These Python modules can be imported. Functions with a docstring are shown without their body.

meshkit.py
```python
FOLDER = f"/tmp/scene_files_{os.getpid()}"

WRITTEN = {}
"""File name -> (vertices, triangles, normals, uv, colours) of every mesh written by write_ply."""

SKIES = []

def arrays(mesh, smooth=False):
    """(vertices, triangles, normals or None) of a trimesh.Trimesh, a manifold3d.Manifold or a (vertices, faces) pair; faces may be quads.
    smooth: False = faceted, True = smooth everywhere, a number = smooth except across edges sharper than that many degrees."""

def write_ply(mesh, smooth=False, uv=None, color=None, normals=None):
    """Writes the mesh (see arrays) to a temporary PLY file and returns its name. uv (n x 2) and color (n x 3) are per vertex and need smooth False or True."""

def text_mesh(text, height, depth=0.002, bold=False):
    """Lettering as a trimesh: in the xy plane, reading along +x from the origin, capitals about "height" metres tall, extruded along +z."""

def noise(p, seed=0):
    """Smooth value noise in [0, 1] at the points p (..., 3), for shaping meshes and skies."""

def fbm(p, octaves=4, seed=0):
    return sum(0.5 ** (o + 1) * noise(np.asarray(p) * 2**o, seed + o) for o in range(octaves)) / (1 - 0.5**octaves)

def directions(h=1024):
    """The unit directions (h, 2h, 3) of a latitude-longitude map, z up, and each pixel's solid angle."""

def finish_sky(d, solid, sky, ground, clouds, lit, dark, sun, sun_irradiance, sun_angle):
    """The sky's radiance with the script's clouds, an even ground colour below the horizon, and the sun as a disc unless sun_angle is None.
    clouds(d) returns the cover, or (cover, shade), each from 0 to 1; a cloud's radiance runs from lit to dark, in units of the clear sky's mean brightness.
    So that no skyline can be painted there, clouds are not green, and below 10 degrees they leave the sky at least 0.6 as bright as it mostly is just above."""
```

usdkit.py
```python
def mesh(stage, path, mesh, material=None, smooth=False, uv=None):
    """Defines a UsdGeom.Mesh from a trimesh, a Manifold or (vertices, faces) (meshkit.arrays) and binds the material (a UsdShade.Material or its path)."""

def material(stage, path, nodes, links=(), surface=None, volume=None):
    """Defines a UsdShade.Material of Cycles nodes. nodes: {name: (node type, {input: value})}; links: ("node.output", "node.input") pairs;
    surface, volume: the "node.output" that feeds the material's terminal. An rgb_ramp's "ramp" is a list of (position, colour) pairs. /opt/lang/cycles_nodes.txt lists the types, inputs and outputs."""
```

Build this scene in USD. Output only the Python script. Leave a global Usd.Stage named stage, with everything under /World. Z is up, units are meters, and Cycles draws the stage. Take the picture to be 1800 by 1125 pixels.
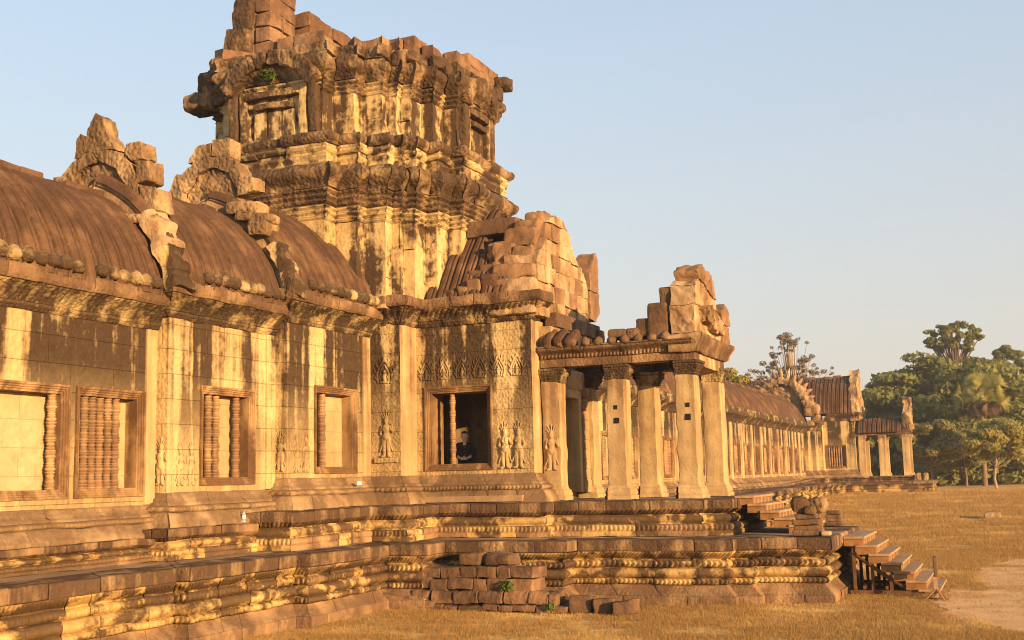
import math, numpy as np, trimesh, usdkit, meshkit
import manifold3d as m3
from scipy.ndimage import map_coordinates
from shapely.geometry import Polygon, box as sbox
from pxr import Usd, UsdGeom, UsdLux, UsdShade, Gf, Sdf, Vt

stage = Usd.Stage.CreateInMemory()
UsdGeom.SetStageUpAxis(stage, 'Z'); UsdGeom.SetStageMetersPerUnit(stage, 1.0)
UsdGeom.Xform.Define(stage, '/World'); UsdGeom.Scope.Define(stage, '/World/Looks')
stage.SetDefaultPrim(stage.GetPrimAtPath('/World'))
# ---------------------------------------------------------------- camera, sky, sun, exposure
EYE = np.array([0.0, 0.0, 2.9])
YAW, PITCH, ROLL, FPX = 0.395553697, 0.133250173, -0.0234242912, 2064.33941
EXPOSURE = 1.56
SUN_DIR = np.array([-0.46, -0.89, 0.0]); SUN_DIR /= np.linalg.norm(SUN_DIR); SUN_EL = math.radians(8.6)
SUN_INT, SUN_COL, SKY_STRENGTH = 0.98, (1.0, 0.61, 0.265), 0.113
fw = np.array([math.cos(PITCH) * math.cos(YAW), math.cos(PITCH) * math.sin(YAW), math.sin(PITCH)])
r0 = np.array([math.sin(YAW), -math.cos(YAW), 0.0]); u0 = np.cross(r0, fw)
rt = math.cos(ROLL) * r0 + math.sin(ROLL) * u0; up = -math.sin(ROLL) * r0 + math.cos(ROLL) * u0
cam = UsdGeom.Camera.Define(stage, '/World/camera')
M = Gf.Matrix4d(1)
for i, v in enumerate((rt, up, -fw)):
    M.SetRow(i, Gf.Vec4d(*map(float, v), 0))
M.SetRow(3, Gf.Vec4d(*map(float, EYE), 1))
cam.AddTransformOp().Set(M)
cam.CreateHorizontalApertureAttr(36.0); cam.CreateVerticalApertureAttr(22.5)
cam.CreateFocalLengthAttr(FPX * 36.0 / 1800.0); cam.CreateClippingRangeAttr(Gf.Vec2f(0.1, 5000))
cam.CreateExposureAttr(EXPOSURE)
sdir = np.array([SUN_DIR[0] * math.cos(SUN_EL), SUN_DIR[1] * math.cos(SUN_EL), math.sin(SUN_EL)])
sky = UsdLux.DomeLight.Define(stage, '/World/sky'); sky.CreateIntensityAttr(1.0)
sky.GetPrim().SetCustomDataByKey('kind', 'structure')
skym = usdkit.material(stage, '/World/Looks/sky_look', {
    's': ('sky_texture', {'sky_type': 'single_scattering', 'sun_disc': False, 'sun_elevation': SUN_EL, 'sun_rotation': math.atan2(SUN_DIR[0], SUN_DIR[1]),
                          'air_density': 1.0, 'aerosol_density': 1.6, 'ozone_density': 1.0}),
    't': ('texture_coordinate', {}), 'x': ('separate_xyz', {}), 'r': ('rgb_ramp', {'ramp': [(0.0, (0.9, 0.9, 0.9)), (0.06, (0.86, 0.86, 0.86)), (0.2, (0.75, 0.75, 0.75)), (0.5, (0.55, 0.55, 0.55)), (1.0, (0.2, 0.2, 0.2))]}),
    'hz': ('rgb_ramp', {'ramp': [(0.0, (2.1, 1.82, 1.66)), (0.12, (2.05, 1.9, 1.8)), (0.35, (1.8, 2.02, 2.3)), (1.0, (1.35, 1.8, 2.4))]}), 'm': ('mix_color', {'use_clamp': False}),
    'b': ('background_shader', {'strength': SKY_STRENGTH})},
    [('t.generated', 'x.vector'), ('x.z', 'r.fac'), ('x.z', 'hz.fac'), ('s.color', 'm.a'), ('hz.color', 'm.b'), ('r.color', 'm.fac'), ('m.result', 'b.color')], surface='b.background')   # evening dust in the air, thick at the horizon
UsdShade.MaterialBindingAPI.Apply(sky.GetPrim()).Bind(skym)
sun = UsdLux.DistantLight.Define(stage, '/World/sun')
sun.CreateIntensityAttr(SUN_INT); sun.CreateAngleAttr(0.5); sun.CreateNormalizeAttr(True); sun.CreateColorAttr(Gf.Vec3f(*SUN_COL))
zx = sdir; xx = np.cross([0, 0, 1.0], zx); xx /= np.linalg.norm(xx); yx = np.cross(zx, xx)
Ms = Gf.Matrix4d(1)
for i, v in enumerate((xx, yx, zx)):
    Ms.SetRow(i, Gf.Vec4d(*map(float, v), 0))
sun.AddTransformOp().Set(Ms)

# ---------------------------------------------------------------- helpers: prims
rng = np.random.default_rng(7)
USED = {}
def numbered(parent, name):
    k = (parent, name); n = USED.get(k, 0); USED[k] = n + 1
    return f'{parent}/{name}' + (f'_{n:03d}' if n else '')
def tag(prim, label=None, cat=None, group=None, kind=None):
    for k, v in (('label', label), ('category', cat), ('group', group), ('kind', kind)):
        if v: prim.SetCustomDataByKey(k, v)
    return prim
def thing(name, label, cat, group=None, loc=(0, 0, 0), kind=None):
    p = numbered('/World', name); x = UsdGeom.Xform.Define(stage, p)
    if any(loc): x.AddTranslateOp().Set(Gf.Vec3d(*map(float, loc)))
    tag(x.GetPrim(), label, cat, group, kind); return p
def part(parent, name, vf, mat, smooth=True, label=None, kind=None):
    p = numbered(parent, name)
    m = usdkit.mesh(stage, p, vf, '/World/Looks/' + mat, smooth=smooth)
    tag(m.GetPrim(), label, kind=kind); return p
def top(name, vf, mat, label, cat, group=None, smooth=True, kind=None):
    p = part('/World', name, vf, mat, smooth); tag(stage.GetPrimAtPath(p), label, cat, group, kind); return p
# ---------------------------------------------------------------- helpers: geometry
LAT = np.random.default_rng(3).random((3, 48, 48, 48)).astype(np.float32)
def vnoise(p, f):
    q = np.asarray(p, float) * f + 1000.0
    i = np.floor(q); t = q - i; t = t * t * (3 - 2 * t); c = (i + t).T
    return np.stack([map_coordinates(LAT[k], c, order=1, mode='grid-wrap') for k in range(3)], 1) - 0.5
def erode(v, amp, f=1.6, octv=3):
    if amp <= 0: return v
    d = 0; a = 1.0
    for o in range(octv):
        d = d + a * vnoise(v + 17.3 * o, f * 2.3 ** o); a *= 0.5
    return v + 2 * amp * d
def gridf(m, n, off=0, flip=False):
    i = np.arange(m * n).reshape(m, n)
    q = np.stack([i[:-1, :-1], i[:-1, 1:], i[1:, 1:], i[1:, :-1]], -1).reshape(-1, 4)
    if flip: q = q[:, ::-1]
    return np.vstack([q[:, [0, 1, 2]], q[:, [0, 2, 3]]]) + off
def cat(ms):
    V, F, o = [], [], 0
    for v, f in ms:
        V.append(v); F.append(np.asarray(f) + o); o += len(v)
    return np.vstack(V), np.vstack(F)
def tri(mesh):
    return np.array(mesh.vertices), np.array(mesh.faces)
def frame(o, u, n):
    """maps local (u along, n outward, z up) to the world"""
    o, u, n = (np.asarray(a, float) for a in (o, u, n))
    def f(a):
        a = np.asarray(a, float)
        return o + a[..., 0:1] * u + a[..., 1:2] * n + a[..., 2:3] * np.array([0, 0, 1.0])
    return f
def block(size, r=0.03, cell=0.12, amp=0.02, seed=0.0, f=2.0):
    """a rounded rough stone centred on the origin"""
    s = np.asarray(size, float) / 2; r = min(r, 0.45 * s.min() * 2)
    ms = []
    for ax in range(3):
        a, b = [k for k in range(3) if k != ax]
        na, nb = (int(np.clip(math.ceil(2 * s[k] / cell), 1, 14)) for k in (a, b))
        def ticks(h, n):
            t = np.linspace(-h, h, n + 1); return np.unique(np.concatenate([[-h, -h + r, h - r, h], t[(np.abs(t) < h - r * 1.2)]]))
        ta, tb = ticks(s[a], na), ticks(s[b], nb)
        for sg in (-1, 1):
            P = np.zeros((len(ta), len(tb), 3)); P[..., a] = ta[:, None]; P[..., b] = tb[None]; P[..., ax] = sg * s[ax]
            ms.append((P.reshape(-1, 3), gridf(len(ta), len(tb), flip=((sg > 0) == (ax == 1)))))
    v, f_ = cat(ms)
    inner = np.clip(v, -(s - r), s - r); d = v - inner; L = np.linalg.norm(d, axis=1, keepdims=True)
    v = inner + d / np.maximum(L, 1e-9) * np.minimum(L, r)
    return erode(v + seed, amp, f) - seed, f_
def rotz(v, a):
    c, s = math.cos(a), math.sin(a)
    return np.asarray(v) @ np.array([[c, s, 0], [-s, c, 0], [0, 0, 1]])
def rotxyz(v, rx, ry, rz):
    v = np.asarray(v, float)
    c, s = math.cos(rx), math.sin(rx); v = v @ np.array([[1, 0, 0], [0, c, s], [0, -s, c]])
    c, s = math.cos(ry), math.sin(ry); v = v @ np.array([[c, 0, -s], [0, 1, 0], [s, 0, c]])
    return rotz(v, rz)
def lathe(prof, n=12, cap=True):
    prof = np.asarray(prof, float); a = np.linspace(0, 2 * np.pi, n + 1)
    P = np.stack([prof[:, 0][:, None] * np.cos(a), prof[:, 0][:, None] * np.sin(a), np.repeat(prof[:, 1][:, None], n + 1, 1)], -1)
    return P.reshape(-1, 3), gridf(len(prof), n + 1, flip=True)
def tube(pts, rad, n=8):
    pts = np.asarray(pts, float); rad = np.broadcast_to(rad, len(pts)); t = np.gradient(pts, axis=0); t /= np.linalg.norm(t, axis=1, keepdims=True) + 1e-9
    ref = np.array([0.31, 0.17, 0.93]) if abs(t[0][2]) < 0.8 else np.array([0.93, 0.3, 0.1])
    x = np.cross(t, ref); x /= np.linalg.norm(x, axis=1, keepdims=True); y = np.cross(t, x)
    a = np.linspace(0, 2 * np.pi, n + 1)
    P = pts[:, None] + rad[:, None, None] * (np.cos(a)[None, :, None] * x[:, None] + np.sin(a)[None, :, None] * y[:, None])
    return P.reshape(-1, 3), gridf(len(pts), n + 1, flip=False)
def miters(path):
    p = np.asarray(path, float); d = np.diff(p, axis=0); d /= np.linalg.norm(d, axis=1, keepdims=True)
    n = np.stack([d[:, 1], -d[:, 0]], 1)               # outward is right of the walking direction
    m = np.zeros_like(p); m[0], m[-1] = n[0], n[-1]
    for i in range(1, len(p) - 1):
        m[i] = (n[i - 1] + n[i]) / (1 + n[i - 1] @ n[i])
    return p, m, n
def carved(rows, prof_n):
    return rows
def course(parent, name, path, prof, mat, mean=0.75, ds=0.06, depth=0.35, amp=0.012, jit=0.012, f=2.2, rows=None, mats=None, label=None, rg=rng, cham=0.012, drop=0.0, segs=None, zj=0.0):
    """a course of separate stones following the path: prof is (offset, z) from the bottom up; rows = {profile index: (kind, pitch, height)} are carved rows"""
    p, m, n = miters(path); prof = np.asarray(prof, float)
    for i in range(len(p) - 1):
        if segs is not None and i not in segs: continue
        A, B = p[i], p[i + 1]; L = np.linalg.norm(B - A)
        if L < 0.02: continue
        k = max(1, int(round(L / mean))); cuts = np.linspace(0, L, k + 1)
        if k > 1: cuts[1:-1] += rg.uniform(-0.28, 0.28, k - 1) * L / k
        for j in range(k):
            jo = rg.normal(0, jit); jz = rg.normal(0, zj)
            if drop and rg.random() < drop: continue
            a, b = cuts[j], cuts[j + 1]; ga, gb = (0 if j == 0 else 0.003), (0 if j == k - 1 else 0.003)
            s = np.linspace(a + ga, b - gb, max(2, int(math.ceil((b - a) / ds)) + 1)); sh = np.zeros(len(s))
            if b - a > 0.12:
                s = np.concatenate([[s[0], s[0] + cham], s[1:-1], [s[-1] - cham, s[-1]]]); s.sort(); sh = np.zeros(len(s))
                if j > 0: sh[0] = cham
                if j < k - 1: sh[-1] = cham
            o = np.repeat(prof[:, 0][:, None], len(s), 1) + jo - sh[None]
            if rows:
                for ri, (kind, pitch, h) in rows.items():
                    t = s / pitch
                    w = np.abs(np.sin(np.pi * t)) if kind == 'bead' else np.where((t % 1) < 0.78, np.sin(np.pi * np.clip((t % 1) / 0.78, 0, 1)) ** 0.5, 0)
                    o[ri] += h * (w - 0.6)
            uu = s / L; mm = m[i] + (m[i + 1] - m[i]) * uu[:, None]; base = A + (B - A) * uu[:, None]
            XY = base[None] + mm[None] * o[..., None]
            Z = np.repeat(prof[:, 1][:, None], len(s), 1) + jz
            front = np.concatenate([XY, Z[..., None]], -1)
            zt, zb = prof[-1, 1], prof[0, 1]
            bk = base + mm * -depth
            back_t = np.concatenate([bk, np.full((len(s), 1), zt)], 1); back_b = np.concatenate([bk, np.full((len(s), 1), zb)], 1)
            nf = len(prof)
            G = np.concatenate([front, front[-1:], back_t[None], back_b[None], front[:1]], 0)
            q = gridf(nf, len(s)); q2 = gridf(2, len(s), off=nf * len(s)); q3 = gridf(2, len(s), off=(nf + 2) * len(s))
            V = G.reshape(-1, 3); ms = [(V, np.vstack([q, q2, q3])[:, ::-1])]
            for e, fl in ((0, False), (len(s) - 1, True)):
                ring = np.vstack([front[:, e], back_t[e], back_b[e]]); c = ring.mean(0); r_ = len(ring)
                idx = np.arange(r_); ff = np.stack([idx, np.roll(idx, -1), np.full(r_, r_)], 1)
                ms.append((np.vstack([ring, c]), ff[:, ::-1] if fl else ff))
            v, fc = cat(ms); v = erode(v, amp, f)
            mt = mats[rg.integers(len(mats))] if mats else mat
            part(parent, name, (v, fc), mt, True, label)
def sheet(path, prof, ds=0.1):
    """one continuous mesh swept along the path (not split into stones)"""
    p, m, n = miters(path); prof = np.asarray(prof, float); rings = []
    for i in range(len(p) - 1):
        L = np.linalg.norm(p[i + 1] - p[i]); u = np.linspace(0, 1, max(2, int(L / ds) + 1))
        if i < len(p) - 2: u = u[:-1]
        rings += [np.concatenate([(p[i] + (p[i + 1] - p[i]) * t)[None] + (m[i] + (m[i + 1] - m[i]) * t)[None] * prof[:, :1], prof[:, 1:]], 1) for t in u]
    G = np.stack(rings, 0)
    return G.reshape(-1, 3), gridf(G.shape[0], G.shape[1])
def slab(path_xy, z0, z1):
    """flat extruded polygon"""
    m = trimesh.creation.extrude_polygon(Polygon(path_xy), z1 - z0, engine='earcut'); m.apply_translation((0, 0, z0)); return tri(m)
def stone_poly(poly, thick, cell=0.16, amp=0.02, f=2.5, shrink=0.006):
    """extruded 2-D polygon (u, z), thickness along n from 0 to -thick; returns local (u, n, z)"""
    poly = poly.buffer(-shrink)
    out = []
    for g in getattr(poly, 'geoms', [poly]):
        if g.is_empty or g.area < 0.004: continue
        m = trimesh.creation.extrude_polygon(g, thick, engine='earcut')
        v, fc = trimesh.remesh.subdivide_to_size(m.vertices, m.faces, cell, max_iter=8)
        m = trimesh.Trimesh(v, fc, process=True); m.merge_vertices()
        v = np.array(m.vertices)[:, [0, 2, 1]] * [1, -1, 1]
        out.append((v, np.array(m.faces)))
    return out
def place(vf, fr, amp=0.02, f=2.5):
    v, fc = vf; w = fr(v)
    return erode(w, amp, f), fc
def fix(vf):
    m = trimesh.Trimesh(*vf, process=False)
    if m.volume < 0: return vf[0], np.asarray(vf[1])[:, ::-1]
    return vf
def boxm(x0, x1, y0, y1, z0, z1):
    m = trimesh.creation.box((x1 - x0, y1 - y0, z1 - z0)); m.apply_translation(((x0 + x1) / 2, (y0 + y1) / 2, (z0 + z1) / 2)); return tri(m)
def rows_of_stones(parent, name, outline, fr, thick, rg, row=0.42, mean=0.6, mats=('gable_stone',), amp=0.018, depth_jit=0.05, z0=None, label=None, cell=0.16):
    P = Polygon(outline).buffer(0); zmin, zmax = P.bounds[1], P.bounds[3]; z = zmin
    while z < zmax - 0.05:
        h = row * rg.uniform(0.8, 1.2); h = h if zmax - z - h > 0.15 else zmax - z
        st = P.intersection(sbox(-1e3, z, 1e3, z + h))
        for g in getattr(st, 'geoms', [st]):
            if g.is_empty or g.area < 0.01: continue
            a, b = g.bounds[0], g.bounds[2]; k = max(1, int(round((b - a) / mean))); c = np.linspace(a, b, k + 1)
            if k > 1: c[1:-1] += rg.uniform(-0.25, 0.25, k - 1) * (b - a) / k
            for j in range(k):
                s_ = g.intersection(sbox(c[j], z, c[j + 1], z + h))
                for vf in stone_poly(s_, thick * rg.uniform(0.9, 1.1), cell):
                    v = vf[0] + [0, rg.normal(0, depth_jit), 0]
                    part(parent, name, fix(place((v, vf[1]), fr, amp)), mats[rg.integers(len(mats))], 45, label)
        z += h
def wall(fr, L, z0, z1, holes=(), cell=0.09, amp=0.006, joints=True, seed=0):
    """front sheet of a carved wall in local (u, n, z) with window openings and shallow course joints"""
    def ticks(a, b, ex):
        t = np.linspace(a, b, max(2, int((b - a) / cell) + 1)); ex = [e for e in ex if a < e < b]
        t = np.array([x for x in t if all(abs(x - e) > cell * 0.35 for e in ex)] + ex); return np.unique(np.concatenate([[a, b], t]))
    zs = ticks(z0, z1, [h for H in holes for h in H[2:]]); us = ticks(0, L, [h for H in holes for h in H[:2]])
    G = np.zeros((len(us), len(zs), 3)); G[..., 0] = us[:, None]; G[..., 2] = zs[None]
    w = fr(G.reshape(-1, 3)); 
    i = np.arange(len(us) * len(zs)).reshape(len(us), len(zs)); uc, zc = (us[1:] + us[:-1]) / 2, (zs[1:] + zs[:-1]) / 2
    keep = np.ones((len(uc), len(zc)), bool)
    for a, b, c, d in holes:
        keep &= ~((uc[:, None] > a) & (uc[:, None] < b) & (zc[None] > c) & (zc[None] < d))
    q = np.stack([i[:-1, :-1], i[1:, :-1], i[1:, 1:], i[:-1, 1:]], -1)[keep]
    return erode(w, amp, 3.0), np.vstack([q[:, [0, 1, 2]], q[:, [0, 2, 3]]])
# ---------------------------------------------------------------- materials
def stone(name, pale, pale2, dark, cover=0.5, streak=(2.0, 2.0, 0.16), z0=0.0, z1=1.0, lo=0.6, hi=1.0, blotch=0.5, bscale=0.9, soft=0.09, bump=0.5, grain=16.0, carve=0.0, cscale=12.0, up=0.0, spots=0.0, rnd=0.22, rough=0.92, off=0.12, ragged=0.32, joint=0.0):
    """weathered sandstone: pale stone with dark patina in vertical runs and patches"""
    N = {'g': ('geometry', {}), 'oi': ('object_info', {}), 'm1': ('mapping', {'mapping_type': 'point', 'scale': streak}),
         'n1': ('noise_texture', {'scale': 1.0, 'detail': 5.0, 'roughness': 0.55, 'distortion': 0.3}),
         'n2': ('noise_texture', {'scale': bscale, 'detail': 6.0, 'roughness': 0.62}), 'n3': ('noise_texture', {'scale': 0.45, 'detail': 3.0, 'roughness': 0.5}),
         'n4': ('noise_texture', {'scale': grain, 'detail': 7.0, 'roughness': 0.65}), 'n5': ('noise_texture', {'scale': 5.0, 'detail': 5.0, 'roughness': 0.65}),
         'sx': ('separate_xyz', {}), 'mz': ('map_range', {'from_min': z0, 'from_max': z1, 'to_min': lo, 'to_max': hi, 'clamp': True}),
         'mixn': ('mix_float', {'fac': blotch}), 'ad': ('math', {'math_type': 'multiply_add', 'value2': 1.0, 'value3': 0.0}),
         'ad2': ('math', {'math_type': 'multiply_add', 'value2': off, 'value3': -0.5 * off - 0.5 * ragged}), 'rg': ('math', {'math_type': 'multiply_add', 'value2': ragged}), 'sum': ('math', {'math_type': 'add'}),
         'rp': ('rgb_ramp', {'ramp': [(max(0.0, 1 - cover - soft), (0, 0, 0)), (min(1.0, 1 - cover + soft), (1, 1, 1))]}),
         'mk': ('math', {'math_type': 'multiply', 'use_clamp': True}),
         'pm': ('mix_color', {'a': pale, 'b': pale2}), 'rp3': ('rgb_ramp', {'ramp': [(0.38, (0, 0, 0)), (0.62, (1, 1, 1))]}),
         'dm': ('mix_color', {'b': dark}), 'gr': ('map_range', {'from_min': 0.3, 'from_max': 0.7, 'to_min': 0.78, 'to_max': 1.2}),
         'rv': ('map_range', {'from_min': 0.0, 'from_max': 1.0, 'to_min': 1 - rnd, 'to_max': 1 + rnd * 0.6}), 'vm': ('math', {'math_type': 'multiply'}),
         'hs': ('hsv', {}), 'p': ('principled_bsdf', {'roughness': rough, 'specular_ior_level': 0.12}),
         'b': ('bump', {'strength': bump, 'distance': 0.03}), 'b2': ('bump', {'strength': bump * 0.9, 'distance': 0.05})}
    Lk = [('g.position', 'm1.vector'), ('m1.vector', 'n1.vector'), ('g.position', 'n2.vector'), ('g.position', 'n3.vector'), ('g.position', 'n4.vector'), ('g.position', 'n5.vector'),
          ('g.position', 'sx.vector'), ('sx.z', 'mz.value'), ('n1.fac', 'mixn.a'), ('n2.fac', 'mixn.b'), ('oi.random', 'ad2.value1'),
          ('mixn.result', 'sum.value1'), ('n5.fac', 'rg.value1'), ('ad2.value', 'rg.value3'), ('rg.value', 'sum.value2'), ('sum.value', 'ad.value1'), ('ad.value', 'rp.fac'), ('rp.color', 'mk.value1'), ('mz.result', 'mk.value2'),
          ('n3.fac', 'rp3.fac'), ('rp3.color', 'pm.fac'), ('pm.result', 'dm.a'), ('mk.value', 'dm.fac'), ('n5.fac', 'gr.value'), ('oi.random', 'rv.value'),
          ('gr.result', 'vm.value1'), ('rv.result', 'vm.value2'), ('vm.value', 'hs.value'), ('n5.fac', 'b2.height'), ('b2.normal', 'b.normal'), ('n4.fac', 'b.height'), ('b.normal', 'p.normal')]
    col = 'dm.result'
    if up > 0:      # lichen and dust on ledges
        N['sn'] = ('separate_xyz', {}); N['um'] = ('map_range', {'from_min': 0.45, 'from_max': 0.9, 'to_min': 0.0, 'to_max': up, 'clamp': True}); N['uc'] = ('mix_color', {'b': tuple(0.55 * d + 0.25 * p_ for d, p_ in zip(dark, pale))})
        Lk += [('g.true_normal', 'sn.vector'), ('sn.z', 'um.value'), ('um.result', 'uc.fac'), (col, 'uc.a')]; col = 'uc.result'
    if spots > 0:   # pale lichen spots
        N['vs'] = ('noise_texture', {'scale': 9.0, 'detail': 4.0, 'roughness': 0.7}); N['rs'] = ('rgb_ramp', {'ramp': [(0.62, (0, 0, 0)), (0.72, (1, 1, 1))]}); N['ms'] = ('math', {'math_type': 'multiply', 'value2': spots}); N['sc'] = ('mix_color', {'b': pale})
        Lk += [('g.position', 'vs.vector'), ('vs.fac', 'rs.fac'), ('rs.color', 'ms.value1'), ('ms.value', 'sc.fac'), (col, 'sc.a')]; col = 'sc.result'
    if carve > 0:   # fine carved relief
        N['vo'] = ('voronoi_texture', {'feature': 'smooth_f1', 'scale': cscale, 'smoothness': 0.35, 'randomness': 0.85}); N['b3'] = ('bump', {'strength': carve, 'distance': 0.05, 'invert': True})
        Lk.remove(('b2.normal', 'b.normal')); Lk += [('g.position', 'vo.vector'), ('vo.distance', 'b3.height'), ('b2.normal', 'b3.normal'), ('b3.normal', 'b.normal')]
    if joint > 0:   # thin joints between the wall stones
        N.update({'jx': ('separate_xyz', {}), 'ja': ('math', {'math_type': 'add'}), 'jc': ('combine_xyz', {}), 'jb': ('brick_texture', {'color1': (1, 1, 1), 'color2': (0.86, 0.86, 0.86), 'mortar': (0.35, 0.3, 0.25), 'scale': 1.0, 'mortar_size': 0.007, 'mortar_smooth': 0.3, 'brick_width': 1.15, 'row_height': 0.52}), 'jm': ('mix_color', {'blend_type': 'multiply', 'fac': joint}), 'jo': ('bump', {'strength': joint, 'distance': 0.02, 'invert': True})})
        Lk.remove(('b.normal', 'p.normal'))
        Lk += [('g.position', 'jx.vector'), ('jx.x', 'ja.value1'), ('jx.y', 'ja.value2'), ('ja.value', 'jc.x'), ('jx.z', 'jc.y'), ('jc.vector', 'jb.vector'), (col, 'jm.a'), ('jb.color', 'jm.b'), ('jb.fac', 'jo.height'), ('b.normal', 'jo.normal'), ('jo.normal', 'p.normal')]; col = 'jm.result'
    Lk += [(col, 'hs.color'), ('hs.color', 'p.base_color')]
    usdkit.material(stage, '/World/Looks/' + name, N, Lk, surface='p.BSDF')
def plain(name, col, var=0.3, scale=6.0, rough=0.8, bump=0.2, spec=0.3, **kw):
    c2 = tuple(c * (1 - var) for c in col)
    usdkit.material(stage, '/World/Looks/' + name, {'g': ('geometry', {}), 'n': ('noise_texture', {'scale': scale, 'detail': 6.0, 'roughness': 0.6}), 'r': ('rgb_ramp', {'ramp': [(0.3, c2), (0.7, col)]}),
        'b': ('bump', {'strength': bump, 'distance': 0.02}), 'p': ('principled_bsdf', {'roughness': rough, 'specular_ior_level': spec, **kw})},
        [('g.position', 'n.vector'), ('n.fac', 'r.fac'), ('r.color', 'p.base_color'), ('n.fac', 'b.height'), ('b.normal', 'p.normal')], surface='p.BSDF')
PALE, PALE2, DARK = (0.52, 0.395, 0.205), (0.45, 0.32, 0.155), (0.062, 0.04, 0.024)
stone('wall_stone', PALE, PALE2, DARK, cover=0.545, streak=(1.9, 1.9, 0.1), z0=3.2, z1=5.3, lo=0.35, hi=1.0, blotch=0.22, soft=0.045, joint=0.7, ragged=0.2, off=0.0, rnd=0.08, carve=0.35, cscale=11.0, bump=0.45)
stone('hall_stone', PALE, PALE2, DARK, cover=0.515, streak=(2.0, 2.0, 0.12), z0=3.6, z1=5.8, lo=0.35, hi=1.0, blotch=0.3, soft=0.045, joint=0.7, ragged=0.22, off=0.0, rnd=0.08, carve=0.4, cscale=12.0, bump=0.45)
stone('cornice_stone', PALE, PALE2, DARK, cover=0.585, streak=(2.2, 2.2, 0.3), lo=1.0, hi=1.0, blotch=0.45, off=0.06, rnd=0.12, carve=0.5, cscale=14.0, bump=0.6, up=0.5)
stone('frame_stone', (0.42, 0.275, 0.135), (0.34, 0.21, 0.1), (0.11, 0.06, 0.032), cover=0.55, lo=0.95, hi=0.95, streak=(4, 4, 0.5), bump=0.3)
stone('baluster_stone', (0.46, 0.31, 0.16), (0.36, 0.22, 0.12), (0.13, 0.075, 0.045), cover=0.5, lo=0.8, hi=0.8, streak=(3, 3, 0.8), bump=0.3)
stone('infill_stone', (0.46, 0.35, 0.2), (0.4, 0.29, 0.155), (0.25, 0.17, 0.08), cover=0.45, lo=0.6, hi=0.6, streak=(1.2, 1.2, 0.4), blotch=0.5, bump=0.3, soft=0.12, rnd=0.05, joint=0.45)
stone('socle_stone', (0.45, 0.31, 0.165), (0.38, 0.25, 0.13), (0.13, 0.08, 0.045), cover=0.55, lo=0.9, hi=0.9, blotch=0.7, bump=0.6, up=0.25)
stone('coping_stone', (0.38, 0.25, 0.13), (0.29, 0.18, 0.095), (0.075, 0.045, 0.028), cover=0.57, streak=(3.0, 3.0, 0.4), lo=0.95, hi=0.95, blotch=0.45, rnd=0.15, bump=0.6, carve=0.25, cscale=16)
stone('moulding_stone', (0.58, 0.4, 0.165), (0.48, 0.31, 0.12), (0.08, 0.048, 0.027), cover=0.52, streak=(1.2, 1.2, 1.6), lo=0.95, hi=0.95, off=0.16, blotch=0.75, bscale=1.5, bump=0.6, soft=0.05)
stone('plinth_stone', (0.42, 0.27, 0.14), (0.34, 0.21, 0.11), (0.12, 0.07, 0.04), cover=0.55, lo=0.9, hi=0.9, blotch=0.7, bump=0.6, carve=0.2, cscale=18)
stone('floor_stone', (0.42, 0.29, 0.175), (0.36, 0.24, 0.14), (0.2, 0.13, 0.08), cover=0.45, lo=0.7, hi=0.7, blotch=0.8, bump=0.3)
stone('roof_stone', (0.22, 0.125, 0.07), (0.165, 0.092, 0.052), (0.065, 0.037, 0.024), cover=0.56, streak=(1.2, 1.2, 0.8), lo=0.9, hi=0.9, blotch=0.55, bscale=1.1, bump=0.7, spots=0.4, ragged=0.35, soft=0.09, rnd=0.2)
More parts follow.
